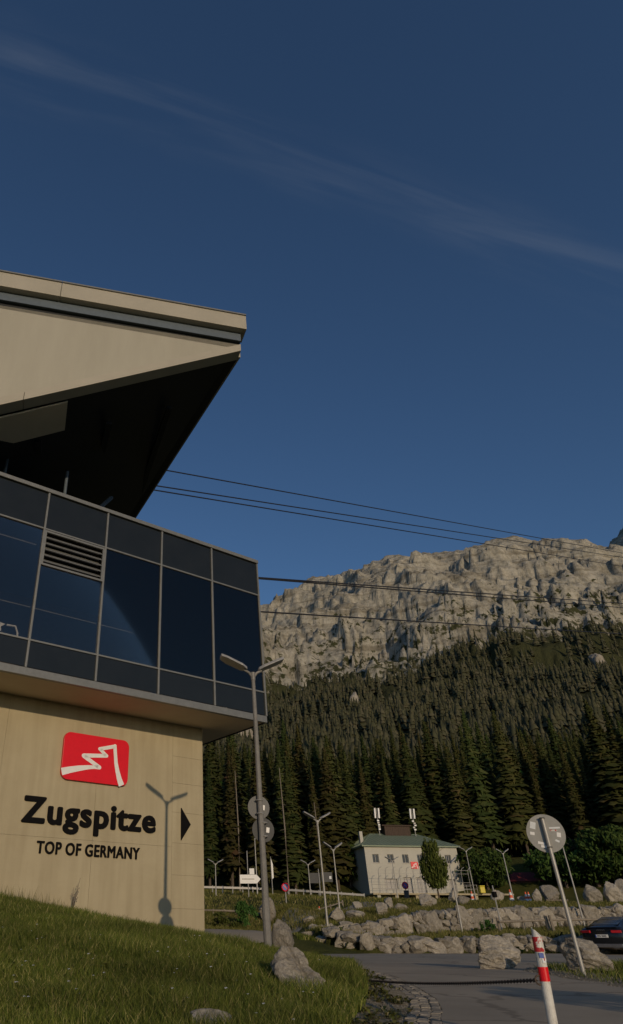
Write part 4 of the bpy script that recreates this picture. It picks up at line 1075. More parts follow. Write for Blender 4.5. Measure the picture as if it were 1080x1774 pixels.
lamp_px(806, 1472, 822, 1545, 92, 'two-armed street lamp at the right corner of the house', rz=.0)
lamp_px(877, 1476, 890, 1558, 80, 'two-armed street lamp between the house and the red hut', rz=.0, s=.8)
lamp_px(974, 1432, 1007, 1581, 54, 'street lamp rising behind the round sign on the right', heads=1, rz=R(180), r=.06, s=.7)

# ------------------------------------------------------------------ other signs, posts
# round sign on the right, seen from behind
p = at(1009, 1677, 16.0); gz_ = hz(p.x, p.y)
rs_ = thing('round_sign', 'round traffic sign seen from behind with torn stickers on a white post', 'traffic sign', (p.x, p.y, gz_), R(-22))
ztop = at(940, 1418, 16.0).z - gz_
MB().tube((0, 0, -.3), (0, 0, ztop), .04, .04, 12).build('post', M['galv'], rs_)
zc0 = at(946, 1443, 16.0).z - gz_
d = MB().disc((0, .07, zc0), (0, 1, 0), .385, .018, 40).build('sign_disc', M['sign_back'], rs_)
MB().disc((0, .083, zc0), (0, 1, 0), .37, .003, 40).build('sign_face', M['white'], d)
b = MB(); b.box((0, .05, zc0), (.05, .02, .66)); b.build('mounting_rail', M['galv'], d)
for q in (.30, -.28): b = MB(); b.torus((0, 0, zc0 + q), (0, 0, 1), .05, .012, 12, 5); b.build('clamp', M['alu'], d)
for (x, z, w, h, mt, a) in ((-.22, .17, .11, .14, 'paper', .3), (-.27, .01, .09, .06, 'white', .2), (.20, .10, .22, .035, 'paper', .0), (.17, .05, .14, .03, 'worn_red', .05), (.25, -.04, .08, .09, 'white', .2), (-.14, -.19, .13, .05, 'white', .25), (-.10, -.26, .12, .05, 'white', .2), (.19, -.16, .08, .04, 'paper', .5)):
    MB().box((x, .0595, zc0 + z), (w, .002, h), M=Matrix.Rotation(a, 3, 'Y')).build('sticker', M[mt], d)

# red and white chain post in the foreground
p = at(945, 1700, 6.5)
bp_ = thing('barrier_post', 'scuffed white post with red bands leaning by the road and holding a chain', 'post', (p.x, p.y, hz(p.x, p.y)))
topz = at(938, 1602, 6.5).z - bp_.location.z
lean = math.tan(R(4.0))
def pp(z): return Vector((lean * (z - .45), 0, z))
def band(z0, z1, r, name, mat, par=None):
    b = MB(); n = 18; q = []
    for z in (z0, z1):
        for i in range(n):
            t = 2 * math.pi * i / n; q.append(pp(z) + Vector((r * math.cos(t), r * math.sin(t), 0)))
    b.add(q, [(i, (i + 1) % n, n + (i + 1) % n, n + i) for i in range(n)] + [tuple(range(n - 1, -1, -1)), tuple(range(n, 2 * n))])
    return b.build(name, M[mat], par or bp_)
rP = .037
shaft = MB(); q = []; n = 18
for zi, z in enumerate((-.3, .2, topz - .12, topz - .05)):
    for i in range(n):
        t = 2 * math.pi * i / n
        dz = 0.035 * math.cos(t - 2.6) + rnd.uniform(-.008, .008) if zi == 3 else 0
        rr = rP * (.93 if zi == 3 else 1)
        q.append(pp(z + dz) + Vector((rr * math.cos(t), rr * math.sin(t), 0)))
shaft.add(q, [(k * n + i, k * n + (i + 1) % n, (k + 1) * n + (i + 1) % n, (k + 1) * n + i) for k in range(3) for i in range(n)] + [tuple(range(3 * n, 4 * n))])
so = shaft.build('post_shaft', M['post_white'], bp_)
def zpx(y_): return at(945, y_, 6.5).z - bp_.location.z
band(zpx(1700), zpx(1675), rP + .0025, 'red_band', 'red')
band(zpx(1649), zpx(1623), rP + .0025, 'red_band', 'worn_red')['label'] = 'flaking red band'
for (y_, a, w, h, mt) in ((1655, -1.75, .035, .035, 'blue'), (1664, -1.4, .03, .03, 'paper'), (1645, -1.3, .03, .025, 'worn_red'), (1659, -1.15, .025, .04, 'worn_red')):
    c_ = pp(zpx(y_)); 
    MB().box(c_ + Vector((math.cos(a) * rP * 1.0, math.sin(a) * rP * 1.0, 0)), (w, .006, h), rz=a + math.pi / 2).build('sticker', M[mt], bp_)
b = MB(); b.torus(pp(zpx(1698)) + Vector((-rP - .01, 0, 0)), (0, 1, 0), .03, .007, 14, 6); b.build('chain_eye', M['rust'], bp_)
# chain across the road
ch = MB()
A0 = bp_.location + pp(zpx(1698)) + Vector((-rP - .03, 0, 0)); B0 = at(636, 1699, 11.6); B0.z = at(636, 1698, 11.6).z
NL = 170
for k in range(NL):
    t = (k + .5) / NL
    c_ = A0.lerp(B0, t); c_.z -= .03 * 4 * t * (1 - t)
    dr = (B0 - A0).normalized()
    q_ = dr.to_track_quat('X', 'Z').to_matrix()
    roll = Matrix.Rotation(R(90) * (k % 2) + R(20), 3, 'X')
    Mx = q_ @ roll @ Matrix.Diagonal((1.45, 1, 1))
    nn, kk = 8, 4; vs_, fs_ = [], []
    for i in range(nn):
        a = 2 * math.pi * i / nn
        for j in range(kk):
            bb = 2 * math.pi * j / kk
            vs_.append(c_ + Mx @ Vector(((.0125 + .0048 * math.cos(bb)) * math.cos(a), (.0125 + .0048 * math.cos(bb)) * math.sin(a), .0048 * math.sin(bb))))
    for i in range(nn):
        for j in range(kk): fs_.append((i * kk + j, ((i + 1) % nn) * kk + j, ((i + 1) % nn) * kk + (j + 1) % kk, i * kk + (j + 1) % kk))
    ch.add(vs_, fs_)
co_ = ch.build('chain', M['rust']); tag(co_, 'dark rusty chain stretched low across the road from the striped post', 'chain')
sk = thing('chain_stake', 'short rusty iron stake in the grass holding the far chain end', 'stake', (B0.x, B0.y, hz(B0.x, B0.y)))
MB().tube((0, 0, -.2), (0, 0, B0.z - sk.location.z + .02), .016, .016, 8).build('rod', M['rust'], sk)

# small post with a dark ball
def g_at(px, py, Y):
    p = at(px, py, Y); return Vector((p.x, p.y, min(p.z, hz(p.x, p.y))))
g = g_at(869, 1606, 50)
t = thing('marker_post', 'thin grey post with a dark lamp housing on the terrace wall', 'post', tuple(g))
H = at(857, 1534, 50).z - g.z
MB().tube((0, 0, -.2), (0, 0, H), .05, .04, 8).build('post', M['galv'], t)
b = MB(); b.disc((0, -.02, H * .80), (0, 0, 1), .16, .32, 12); b.build('lamp_housing', M['black'], t, bevel=.03)
# white arrow board
g = g_at(432, 1566, 78)
t = thing('arrow_board', 'white arrow-shaped direction board on a thin post', 'direction sign', tuple(g))
H = at(428, 1474, 78).z - g.z; z0 = at(430, 1523, 78).z - g.z
MB().tube((0, 0, -.2), (0, 0, H), .05, .05, 8).build('post', M['galv'], t)
bd = MB().prism([Vector(p) for p in ((-.85, 0, z0 - .40), (.9, 0, z0 - .40), (1.30, 0, z0), (.9, 0, z0 + .40), (-.85, 0, z0 + .40))], (0, -.07, 0), (0, -.11, 0)).build('board', M['white'], t)
b = MB(); b.box((.0, -.1115, z0), (1.3, .003, .10)); b.build('text_line', M['sign_back'], bd)
MB().box((.42, -.06, z0 + .70), (.5, .08, .55)).build('small_panel', M['white'], t)
# grey board backs
g = g_at(557, 1562, 88)
t = thing('board_back', 'grey notice board seen from behind on a single post', 'sign', tuple(g))
z0 = at(560, 1521, 88).z - g.z
MB().tube((0, 0, -.2), (0, 0, at(555, 1505, 88).z - g.z), .06, .05, 8).build('post', M['galv'], t)
bd = MB().box((-.5, .10, z0), (1.3, .05, 1.05)).build('panel', M['sign_back_dark'], t)
MB().box((.95, .10, z0 + .1), (1.3, .05, 1.0)).build('panel', M['sign_back_dark'], t)
MB().box((1.35, .07, z0 + .05), (.25, .01, .3)).build('sticker', M['paper'], t)
def nostop(px, cy, by, Y, r, label, extra=None):
    g = g_at(px + (by - cy) * .08, by, Y)
    t = thing('no_parking_sign', label, 'traffic sign', tuple(g))
    z0 = at(px, cy, Y).z - g.z
    MB().tube((0, 0, -.2), (0, 0, z0 + r), .045, .045, 8).build('post', M['galv'], t)
    d = MB().disc((0, -.07, z0), (0, 1, 0), r, .03, 24).build('sign_disc', M['blue'], t)
    b = MB(); b.torus((0, -.088, z0), (0, 1, 0), r * .86, r * .13, 24, 4); b.box((0, -.09, z0), (r * .2, .02, r * 1.6), M=Matrix.Rotation(R(-45), 3, 'Y')); b.build('red_ring', M['red'], d)
    if extra: MB().box((0, -.08, z0 - r - .62), (.62, .03, 1.0)).build('lower_panel', M['sign_back_dark'], t)
    return t
nostop(494, 1537, 1586, 58, .30, 'round blue sign with red ring by the climbing path')
nostop(704, 1534, 1560, 96, .42, 'round red-ringed sign above a dark panel before the house terrace', True)
g = g_at(472, 1534, 82)
t = thing('flag_pole', 'thin white banner pole left of the climbing path', 'pole', tuple(g))
H = at(469, 1484, 82).z - g.z
MB().tube((0, 0, -.2), (0, 0, H), .05, .03, 8).build('pole', M['galv'], t)
b = MB(); b.prism([Vector((0.03, 0, H * .95)), Vector((.20, 0, H * .8)), Vector((.22, .05, H * .45)), Vector((.03, 0, H * .42))], (0, -.01, 0), (0, .01, 0)); b.build('banner', M['white'], t)
def cone(px, by, h, Y, label, grp='traffic cones'):
    g = g_at(px, by, Y); p1 = at(px, by - h, Y).z - g.z
    t = thing('traffic_cone', label, 'traffic cone', tuple(g), 0, grp)
    MB().box((0, 0, .03), (p1 * .6, p1 * .6, .06)).build('base', M['tyre'], t)
    for k in range(5):
        a, b_ = .06 + (p1 - .06) * k / 5, .06 + (p1 - .06) * (k + 1) / 5
        rr = lambda z: p1 * .23 * (1 - z / p1 * .8)
        MB().tube((0, 0, a), (0, 0, b_ - .002), rr(a), rr(b_), 12).build('stripe', M['white'] if k % 2 else M['orange'], t)
cone(555, 1590, 20, 60, 'orange and white striped traffic beacon beside the climbing path')
cone(886, 1555, 14, 78, 'orange traffic cone left of the lamp between house and red hut')
cone(912, 1554, 9, 78, 'left one of two small orange cones in front of the red hut')
cone(917, 1554, 9, 78, 'right one of two small orange cones in front of the red hut')
cone(820, 1562, 18, 80, 'orange and white striped beacon at the right end of the house terrace')

# ------------------------------------------------------------------ fences, guard rails
def rail_fence(name, label, cat, pts, h, post_n, rail_zs, post_r, rail_r, mat, box=False):
    P = []
    for (x, y) in pts: P.append(Vector((x, y, hz(x, y))))
    t = thing(name, label, cat, tuple(P[0]))
    tot = len(P) - 1
    posts = []
    for k in range(post_n):
        f_ = k / (post_n - 1) * tot; i = min(int(f_), tot - 1); q = P[i].lerp(P[i + 1], f_ - i); q.z = hz(q.x, q.y); posts.append(q)
    for q in posts:
        a = rnd.uniform(-.04, .04) if not box else 0
        MB().tube(q + Vector((0, 0, -.2)), q + Vector((a, 0, h)), post_r, post_r * .95, 7).build('post', M[mat], t, world=True)
    for z in rail_zs:
        for k in range(len(posts) - 1):
            a, b_ = posts[k] + Vector((0, -post_r - rail_r, z)), posts[k + 1] + Vector((0, -post_r - rail_r, z))
            if box:
                d_ = (b_ - a); m_ = MB(); nrm = Vector((0, 1, 0))
                m_.prism([a + Vector((0, 0, -.10)), b_ + Vector((0, 0, -.10)), b_ + Vector((0, 0, .10)), a + Vector((0, 0, .10))], (0, -.03, 0), (0, .02, 0)); m_.build('rail', M[mat], t, world=True)
            else: MB().tube(a, b_, rail_r, rail_r, 7).build('rail', M[mat], t, world=True)
    return t
def pxy(px, Y): return ((px - 325) / 1351 * Y, Y)
rail_fence('guard_rail', 'pale steel guard rail along the grass bank behind the arrow board', 'guard rail', [pxy(352, 86), pxy(460, 86)], .78, 7, (.6,), .07, .05, 'galv', True)
rail_fence('guard_rail', 'pale steel guard rail running down to the house from the climbing path', 'guard rail', [pxy(505, 86), pxy(560, 85), pxy(640, 84)], .78, 9, (.6,), .07, .05, 'galv', True)
rail_fence('wooden_rail', 'low wooden rail at the foot of the left grass bank', 'fence', [pxy(350, 56), pxy(400, 56), pxy(455, 55)], .45, 6, (.35,), .07, .06, 'stake')
rail_fence('wooden_rail', 'low wooden posts with one rail beside the climbing path', 'fence', [pxy(490, 62), pxy(545, 64), pxy(600, 66)], .55, 6, (.42,), .07, .05, 'stake')
rail_fence('wooden_fence', 'weathered post and rail fence on the terrace below the right boulder wall', 'fence', [(19.0, 47.3), (23, 49.5), (29.5, 52), (34, 54)], .85, 7, (.62,), .09, .07, 'stake')
for k, (px_, Y) in enumerate(((952, 46.5), (959, 46.2))):
    g = g_at(px_, 1606, Y); o = MB().tube(g + Vector((0, 0, -.2)), g + Vector((-.08, 0, .95)), .10, .085, 8).build('wooden_stake', M['stake'])
    tag(o, ('left' if k == 0 else 'right') + ' one of two split wooden stakes standing side by side on the terrace', 'stake', 'wooden stakes')
rail_fence('wooden_rail', 'low pale rail on the grass crest behind the round sign', 'fence', [pxy(962, 74), pxy(1000, 74)], .4, 4, (.3,), .06, .05, 'stake')

# ------------------------------------------------------------------ the house with the green roof
HY = 115.0
hb0 = Vector((27.75, HY, 5.0))
ho = thing('green_roof_house', 'pale two-storey house with a green hipped metal roof before the forest', 'house', tuple(hb0), R(6.0))
HW, HD, HH = 15.1, 17.0, 6.75
def facade(name, O, U, w, h, holes, mat, depth, parent):
    """one wall skin with real window openings and reveals; U is its horizontal direction, normal is U x up"""
    O, U = Vector(O), Vector(U).normalized(); Nn = U.cross(Vector((0, 0, 1)))
    xs = sorted({0, w, *[a for hl in holes for a in (hl[0], hl[1])]}); zs = sorted({0, h, *[a for hl in holes for a in (hl[2], hl[3])]})
    b = MB()
    for i in range(len(xs) - 1):
        for j in range(len(zs) - 1):
            cx, cz = (xs[i] + xs[i + 1]) / 2, (zs[j] + zs[j + 1]) / 2
            if any(hl[0] < cx < hl[1] and hl[2] < cz < hl[3] for hl in holes): continue
            b.add([O + U * x + Vector((0, 0, z)) for x, z in ((xs[i], zs[j]), (xs[i + 1], zs[j]), (xs[i + 1], zs[j + 1]), (xs[i], zs[j + 1]))], [(0, 1, 2, 3)])
    for (x0, x1, z0, z1) in holes:
        c = [O + U * x + Vector((0, 0, z)) for x, z in ((x0, z0), (x1, z0), (x1, z1), (x0, z1))]
        b.add(c + [p - Nn * depth for p in c], [(0, 4, 5, 1), (1, 5, 6, 2), (2, 6, 7, 3), (3, 7, 4, 0)])
    o = b.build(name, mat, parent)
    return o
def house_window(O, U, x0, x1, z0, z1, depth, parent, bars=1, mat='shop_glass', frame='frame_white'):
    O, U = Vector(O), Vector(U).normalized(); Nn = U.cross(Vector((0, 0, 1)))
    rz = math.atan2(U.y, U.x)
    def bx(mb, a, b_, c, d, o0, o1):
        ctr = O + U * (a + b_) / 2 + Vector((0, 0, (c + d) / 2)) - Nn * (o0 + o1) / 2
        mb.box(ctr, (b_ - a, abs(o1 - o0), d - c), rz)
    f_ = MB(); w_ = .07
    bx(f_, x0, x0 + w_, z0, z1, depth - .08, depth - .02); bx(f_, x1 - w_, x1, z0, z1, depth - .08, depth - .02)
    bx(f_, x0 + w_, x1 - w_, z0, z0 + w_, depth - .08, depth - .02); bx(f_, x0 + w_, x1 - w_, z1 - w_, z1, depth - .08, depth - .02)
    for k in range(bars):
        xm = x0 + (x1 - x0) * (k + 1) / (bars + 1); bx(f_, xm - .03, xm + .03, z0 + w_, z1 - w_, depth - .08, depth - .02)
    fo = f_.build('window', M[frame], parent)
    g_ = MB(); bx(g_, x0, x1, z0, z1, depth, depth + .03); g_.build('pane', M[mat], fo)
    s_ = MB(); bx(s_, x0 - .05, x1 + .05, z0 - .06, z0, -.08, depth - .09); s_.build('sill', M[frame], fo)
FO, FU = (0, 0, 0), (1, 0, 0)
fw = [(1.15, 2.15, 4.45, 5.65), (3.55, 4.55, 4.45, 5.65), (5.95, 6.95, 4.45, 5.65), (8.4, 9.4, 4.45, 5.65), (12.95, 13.9, 4.45, 5.65),
      (5.6, 6.9, .35, 2.5), (7.6, 9.1, .35, 2.5), (2.6, 4.6, .9, 2.3), (12.9, 13.9, .1, 2.3)]
facade('front_wall', FO, FU, HW, HH, fw, M['render_wall'], .28, ho)
for k, w_ in enumerate(fw): house_window(FO, FU, *w_, .28, ho, bars=2 if k == 4 else 1, mat='shop_glass' if k < 5 else 'frame_white')
SO, SU = (0, HD, 0), (0, -1, 0)
sw = [(1.5, 2.6, 4.4, 5.6), (4.3, 5.4, 4.4, 5.6), (8.0, 9.1, 4.4, 5.6), (5.4, 8.8, .05, 2.9), (2.4, 3.8, .05, 2.5)]
facade('side_wall', SO, SU, HD, HH, sw, M['render_wall'], .28, ho)
for k, w_ in enumerate(sw): house_window(SO, SU, *w_, .28, ho, bars=1)
facade('back_wall', (HW, HD, 0), (-1, 0, 0), HW, HH, [], M['render_wall'], .2, ho); facade('side_wall', (HW, 0, 0), (0, 1, 0), HD, HH, [], M['render_wall'], .2, ho)
MB().box((HW / 2, HD / 2, HH + .02), (HW + .9, HD + .9, .16)).build('eaves_board', M['green_roof'], ho)
rz0, rz1, ov = HH + .11, HH + 2.75, .5
E_ = [Vector((-ov, -ov, rz0)), Vector((HW + ov, -ov, rz0)), Vector((HW + ov, HD + ov, rz0)), Vector((-ov, HD + ov, rz0)), Vector((4.3, HD / 2, rz1)), Vector((HW - 2.4, HD / 2, rz1))]
rf = MB().add(E_, [(0, 1, 5, 4), (1, 2, 5), (2, 3, 4, 5), (3, 0, 4), (3, 2, 1, 0)]).build('roof', M['green_roof'], ho)
sm = MB(); nS = 24
for k in range(1, nS):
    x = -ov + (HW + 2 * ov) * k / nS
    a = Vector((x, -ov, rz0)); tt = min(1, (x + ov) / (4.3 + ov), (HW + ov - x) / (2.4 + ov))
    b_ = Vector((x, -ov + (HD / 2 + ov) * tt, rz0 + (rz1 - rz0) * tt))
    sm.tube(a + Vector((0, 0, .02)), b_ + Vector((0, 0, .02)), .035, .035, 4)
for k in range(1, 18):
    y = -ov + (HD + 2 * ov) * k / 18
    tt = min(1, min((y + ov), (HD + ov - y)) / (HD / 2 + ov))
    sm.tube(Vector((-ov, y, rz0 + .02)), Vector((-ov + (4.3 + ov) * tt, y, rz0 + .02 + (rz1 - rz0) * tt)), .035, .035, 4)
so_ = sm.build('standing_seams', M['green_roof'], rf); so_['kind'] = 'stuff'
for a, b_ in ((E_[0], E_[4]), (E_[1], E_[5]), (E_[2], E_[5]), (E_[3], E_[4]), (E_[4], E_[5])): MB().tube(a, b_, .07, .07, 6).build('ridge_cap', M['green_roof'], rf)
# boarded cupola with a flat lid
cu = MB().box((8.9, HD / 2, rz1 + .25), (4.5, 2.2, 1.8)).build('cupola', M['brown_wood'], ho)
MB().box((8.8, HD / 2, rz1 + 1.24), (5.2, 2.7, .16)).build('cupola_roof', M['brown_wood'], cu)
for k in range(14): MB().box((6.75 + k * .33, HD / 2 - 1.115, rz1 + .25), (.06, .03, 1.7)).build('board_strip', M['brown_wood'], cu)
MB().box((-.1 + 1.0, 3.5, HH + 1.5), (.5, .6, 2.0)).build('chimney', M['render_wall'], ho)
for x, xo in ((5.6, 0), (11.9, 1)):
    ms = MB().tube((x, HD / 2 - 1.3, rz1 - .6), (x, HD / 2 - 1.3, rz1 + 3.9), .07, .06, 8).build('antenna_mast', M['galv'], ho)
    for k, dx in enumerate((-.38, .28)): MB().box((x + dx, HD / 2 - 1.45, rz1 + 3.1), (.28, .2, 1.6), M=Matrix.Rotation(R(4), 3, 'Y')).build('antenna_panel', M['white'], ms, bevel=.05)
    for k in range(5): MB().box((x + rnd.uniform(-.2, .2), HD / 2 - 1.45, rz1 + .6 + k * .33), (.34, .22, .22)).build('radio_unit', M['galv'] if k % 2 else M['white'], ms)
tw = thing('wall_logo', 'small red square emblem sign between upper windows of the house', 'sign', tuple(ho.matrix_basis @ Vector((7.72, -.02, 4.15))), R(6.0))
MB().box((0, -.05, 0), (1.15, .08, .95)).build('plate', M['red'], tw); e = MB(); emblem(e, 1.1, .9, -.091, -.10); e.build('emblem', M['white'], tw)
tw = thing('wall_logo', 'small dark red emblem sign on the shaded side wall of the house', 'sign', tuple(ho.matrix_basis @ Vector((-.02, HD - 7.3, 3.4))), R(6.0 - 90))
MB().box((0, -.05, 0), (.9, .08, .95)).build('plate', M['red'], tw); e = MB(); emblem(e, .86, .9, -.091, -.10); e.build('emblem', M['white'], tw)
# terrace in front of the house with its curved-top fence
te = thing('house_terrace', 'concrete terrace slab on stub walls in front of the house', 'terrace', tuple(hb0 + Vector((0, -5, 0))), R(6.0))
MB().box((10, 2.4, .05), (21.5, 4.6, .22)).build('slab', M['concrete'], te, bevel=.02)
for x in (.2, 2.9, 6.0, 9.0, 12.0, 15.0, 18.2): MB().box((x, 1.2, -.75), (.5, 1.6, 1.35)).build('stub_wall', M['concrete'] if x > 1 else M['render_wall'], te)
MB().box((10, 4.0, -.75), (21, .3, 1.35)).build('back_wall', M['render_wall'], te)
fe = thing('curved_fence', 'tall wire fence with curved post tops on the house terrace', 'fence', tuple(hb0 + Vector((0, -4.3, .16))), R(6.0))
for k in range(14):
    x = .6 + k * 1.07
    MB().path([(x, 0, 0), (x, 0, 2.6), (x + .06, 0, 3.0), (x + .28, 0, 3.3), (x + .6, 0, 3.42)], .04, 6).build('post', M['galv'], fe)
for z in (.5, .95, 1.4, 2.55, 3.0): MB().tube((.6, -.05, z), (14.6, -.05, z), .02, .02, 5).build('wire', M['galv'], fe)
for k in range(11): MB().tube((-1.0 + k * 1.6, -.9, 0), (-1.0 + k * 1.6, -.9, 1.05), .03, .03, 6).build('rail_post', M['galv'], fe)
for z in (.55, 1.05): MB().tube((-1.0, -.9, z), (15.1, -.9, z), .025, .025, 6).build('handrail', M['galv'], fe)
g = hb0 + Vector((15.6, -3.9, .16))
t = thing('yellow_bin', 'small yellow grit bin at the right end of the house terrace', 'bin', tuple(g))
MB().box((0, 0, .42), (.72, .6, .84)).build('tub', M['yellow'], t, bevel=.08); MB().box((0, -.02, .91), (.78, .68, .13)).build('lid', M['yellow'], t, bevel=.05)
g = g_at(918, 1553, 118)
t = thing('red_hut', 'low hut with a dark red roof at the forest edge', 'hut', tuple(g), R(-14))
MB().box((0, 0, .9), (4.6, 3.6, 2.2)).build('wall', M['brown_wood'], t)
rr = MB().add([(-2.7, -2.2, 1.95), (2.7, -2.2, 1.95), (2.7, 2.2, 1.95), (-2.7, 2.2, 1.95), (-1.9, 0, 3.3), (1.9, 0, 3.3)], [(0, 1, 5, 4), (1, 2, 5), (2, 3, 4, 5), (3, 0, 4), (3, 2, 1, 0)]); rr.build('roof', M['hut_red'], t)

# ------------------------------------------------------------------ parked car
cx_, cy_ = 17.75, 33.4
ca = thing('parked_car', 'dark fastback car parked behind the pale veined boulder, rear towards us', 'car', (cx_, cy_, hz(cx_, cy_)), R(90 - 52))
# local +x is the car's front; sections: x, half width, z bottom, z shoulder, half width roof, z roof
secs = [(-.02, .70, .42, .86, .66, .93), (.10, .88, .30, .93, .74, 1.01), (.45, .92, .22, .96, .70, 1.08), (1.0, .93, .20, .97, .62, 1.27), (1.7, .93, .20, .97, .60, 1.41), (2.4, .93, .20, .96, .60, 1.42), (3.0, .93, .20, .94, .62, 1.27), (3.5, .92, .20, .91, .68, 1.00), (4.1, .91, .22, .82, .70, .88), (4.55, .82, .27, .68, .62, .74), (4.72, .62, .36, .55, .5, .6)]
b = MB(); N_ = 12; vs_ = []
for x, hw, zb, zs, hr, zr in secs:
    prof = [(hw * .80, zb), (hw * .97, zb + .10), (hw, (zb + zs) / 2), (hw * .975, zs), (hr + (hw - hr) * .25, zs + (zr - zs) * .55), (hr, zr - .02)]
    prof = prof + [(hr * .55, zr + .012)]
    full = [(y, z) for y, z in prof] + [(-y, z) for y, z in reversed(prof)]
    vs_ += [(x, y, z) for y, z in full]
N_ = 14; fs_ = [tuple(range(N_)), tuple(range((len(secs) - 1) * N_, len(secs) * N_))[::-1]]
for k in range(len(secs) - 1):
    for i in range(N_): fs_.append((k * N_ + i, (k + 1) * N_ + i, (k + 1) * N_ + (i + 1) % N_, k * N_ + (i + 1) % N_))
b.add(vs_, fs_); cb = b.build('body', M['car_paint'], ca, smooth=False, bevel=.02)
cb.data.shade_smooth()
MB().prism([Vector(p) for p in ((.50, -.56, 1.107), (.50, .56, 1.107), (1.62, .50, 1.418), (1.62, -.50, 1.418))], (0, 0, 0), (-.004, 0, .012)).build('rear_window', M['car_glass'], ca)
for s in (-1, 1):
    pts = [(.95, 1.02), (1.25, 1.25), (1.7, 1.34), (2.4, 1.345), (2.95, 1.2), (3.25, 1.0)]
    MB().prism([Vector((x, s * (.915 - max(0, z - .97) * .62), z)) for x, z in pts], (0, s * .004, 0), (0, s * .014, 0)).build('side_window', M['car_glass'], ca)
    MB().box((.02, s * .62, .86), (.14, .40, .10), rz=s * -.25).build('tail_light', M['tail_red'], ca, bevel=.02)
    MB().box((.22, s * .885, .86), (.28, .06, .09), rz=s * -.08).build('tail_light', M['tail_red'], ca, bevel=.015)
    for x in (.95, 3.75):
        wdl = MB().tube((x, s * .80, .32), (x, s * .935, .32), .325, .325, 22).build('wheel', M['tyre'], ca)
        MB().tube((x, s * .936, .32), (x, s * .945, .32), .23, .21, 18).build('rim', M['car_silver'], wdl)
    MB().box((.03, s * .45, .30), (.10, .22, .07)).build('exhaust', M['car_silver'], ca, bevel=.015)
MB().box((.02, 0, .36), (.12, 1.5, .14)).build('bumper', M['car_silver'], ca, bevel=.03)
pl = MB().box((-.035, 0, .70), (.02, .52, .11)).build('number_plate', M['white'], ca)
MB().box((-.047, .235, .70), (.003, .045, .10)).build('plate_strip', M['blue'], pl)
for k, y in enumerate((.16, .11, .06, -.02, -.07, -.12, -.17)): MB().box((-.0475, y, .70), (.003, .026, .065)).build('plate_character', M['black'], pl)
b = MB()
for k in range(4): b.torus((-.01 , (k - 1.5) * .085, .875), (1, 0, .15), .052, .008, 18, 5)
b.build('ring_emblem', M['car_silver'], ca)
MB().box((.12, 0, 1.012), (.22, 1.3, .02)).build('boot_lip', M['car_paint'], ca, bevel=.008)

# ------------------------------------------------------------------ cables of the ropeway
def cable(x0, y0, x1, y1, label, r=.05, seg=30, Yn=31.0, Yf=420.0, xa=300, xb=1500):
    def yy(x): return y0 + (y1 - y0) * (x - x0) / (x1 - x0)
    A = at(xa, yy(xa), Yn); B = at(xb, yy(xb), Yf)
    b = MB(); pts = []
    for k in range(seg + 1):
        t = (k / seg) ** 1.6
        q = A.lerp(B, t); q.z -= 1.2 * 4 * t * (1 - t) * .15; pts.append(q)
    b.path(pts, r, 6); o = b.build('ropeway_cable', M['steel_rope'])
    return tag(o, label, 'cable', 'ropeway cables')
for a in ((972, 938, 1080, 957.5, 'topmost ropeway cable crossing the rocky slope under the ridge'), (972, 948.5, 1080, 965, 'second ropeway cable, close under the topmost one'), (972, 963, 1080, 980.5, 'third ropeway cable, lowest of the upper three'),
          (972, 1037, 1080, 1044.5, 'upper cable of the close pair across the middle of the slope'), (972, 1043.5, 1080, 1052, 'lower cable of the close pair across the middle of the slope'), (972, 1091, 1080, 1097.5, 'single lowest ropeway cable near the tree line')):
    cable(*a, r=.045, xa=190 if a[1] < 1000 else 425, Yn=34.0)

# ------------------------------------------------------------------ trees
def spruce_mesh(name, seed, H=24.0, detail=1.0):
    """crown: drooping branch fans around a straight trunk"""
    r_ = random.Random(seed)
    v, f = [], []
    z = H * r_.uniform(.06, .16)
    slim = r_.uniform(.085, .15)
    while z < H * .985:
        rel = z / H
        Rr = H * slim * (1 - rel) ** .85 * (.55 + .45 * min(1, (rel) / .18)) + .12
        n = max(4, int((15 if rel < .8 else 10) * detail))
        a0 = r_.uniform(0, 6.28)
        for k in range(n):
            if r_.random() < .10: continue
            a = a0 + 6.283 * k / n + r_.uniform(-.3, .3)
            rr = Rr * r_.uniform(.5, 1.25)
            droop = rr * r_.uniform(.18, .50)
            w = rr * r_.uniform(.20, .44) + .06
            ca_, sa = math.cos(a), math.sin(a)
            zz = z + r_.uniform(-.3, .3)
            def P(d, s_, h): return (ca_ * d - sa * s_, sa * d + ca_ * s_, zz + h)
            o = len(v)
            v += [P(0, 0, .12), P(rr * .5, -w, -droop * .55 - .12), P(rr * .55, 0, -droop * .25 + .06), P(rr * .5, w, -droop * .55 - .12), P(rr, 0, -droop), P(rr * .86, -w * .55, -droop * 1.05 - .10), P(rr * .86, w * .55, -droop * 1.05 - .10),
                  P(rr * .6, -w * .5, -droop - .5 - rr * .12), P(rr * .6, w * .45, -droop - .55 - rr * .1)]
            f += [(o, o + 1, o + 2), (o, o + 2, o + 3), (o + 1, o + 5, o + 2), (o + 2, o + 6, o + 3), (o + 5, o + 4, o + 2), (o + 2, o + 4, o + 6), (o + 1, o + 7, o + 2), (o + 2, o + 8, o + 3)]
        z += (H * .017 / detail * r_.uniform(.7, 1.3) + Rr * .045)
    o = len(v)
    for k in range(5): v.append((.16 * math.cos(k * 1.257), .16 * math.sin(k * 1.257), H * .93))
    v.append((0, 0, H)); f += [(o + k, o + (k + 1) % 5, o + 5) for k in range(5)]
    return np.array(v), np.array(f)
crowns = []
for s in range(7):
    V, F = spruce_mesh('crown', 100 + s, 24.0, 1.0)
    crowns.append(np_mesh('crown', V, F, M['needles']))
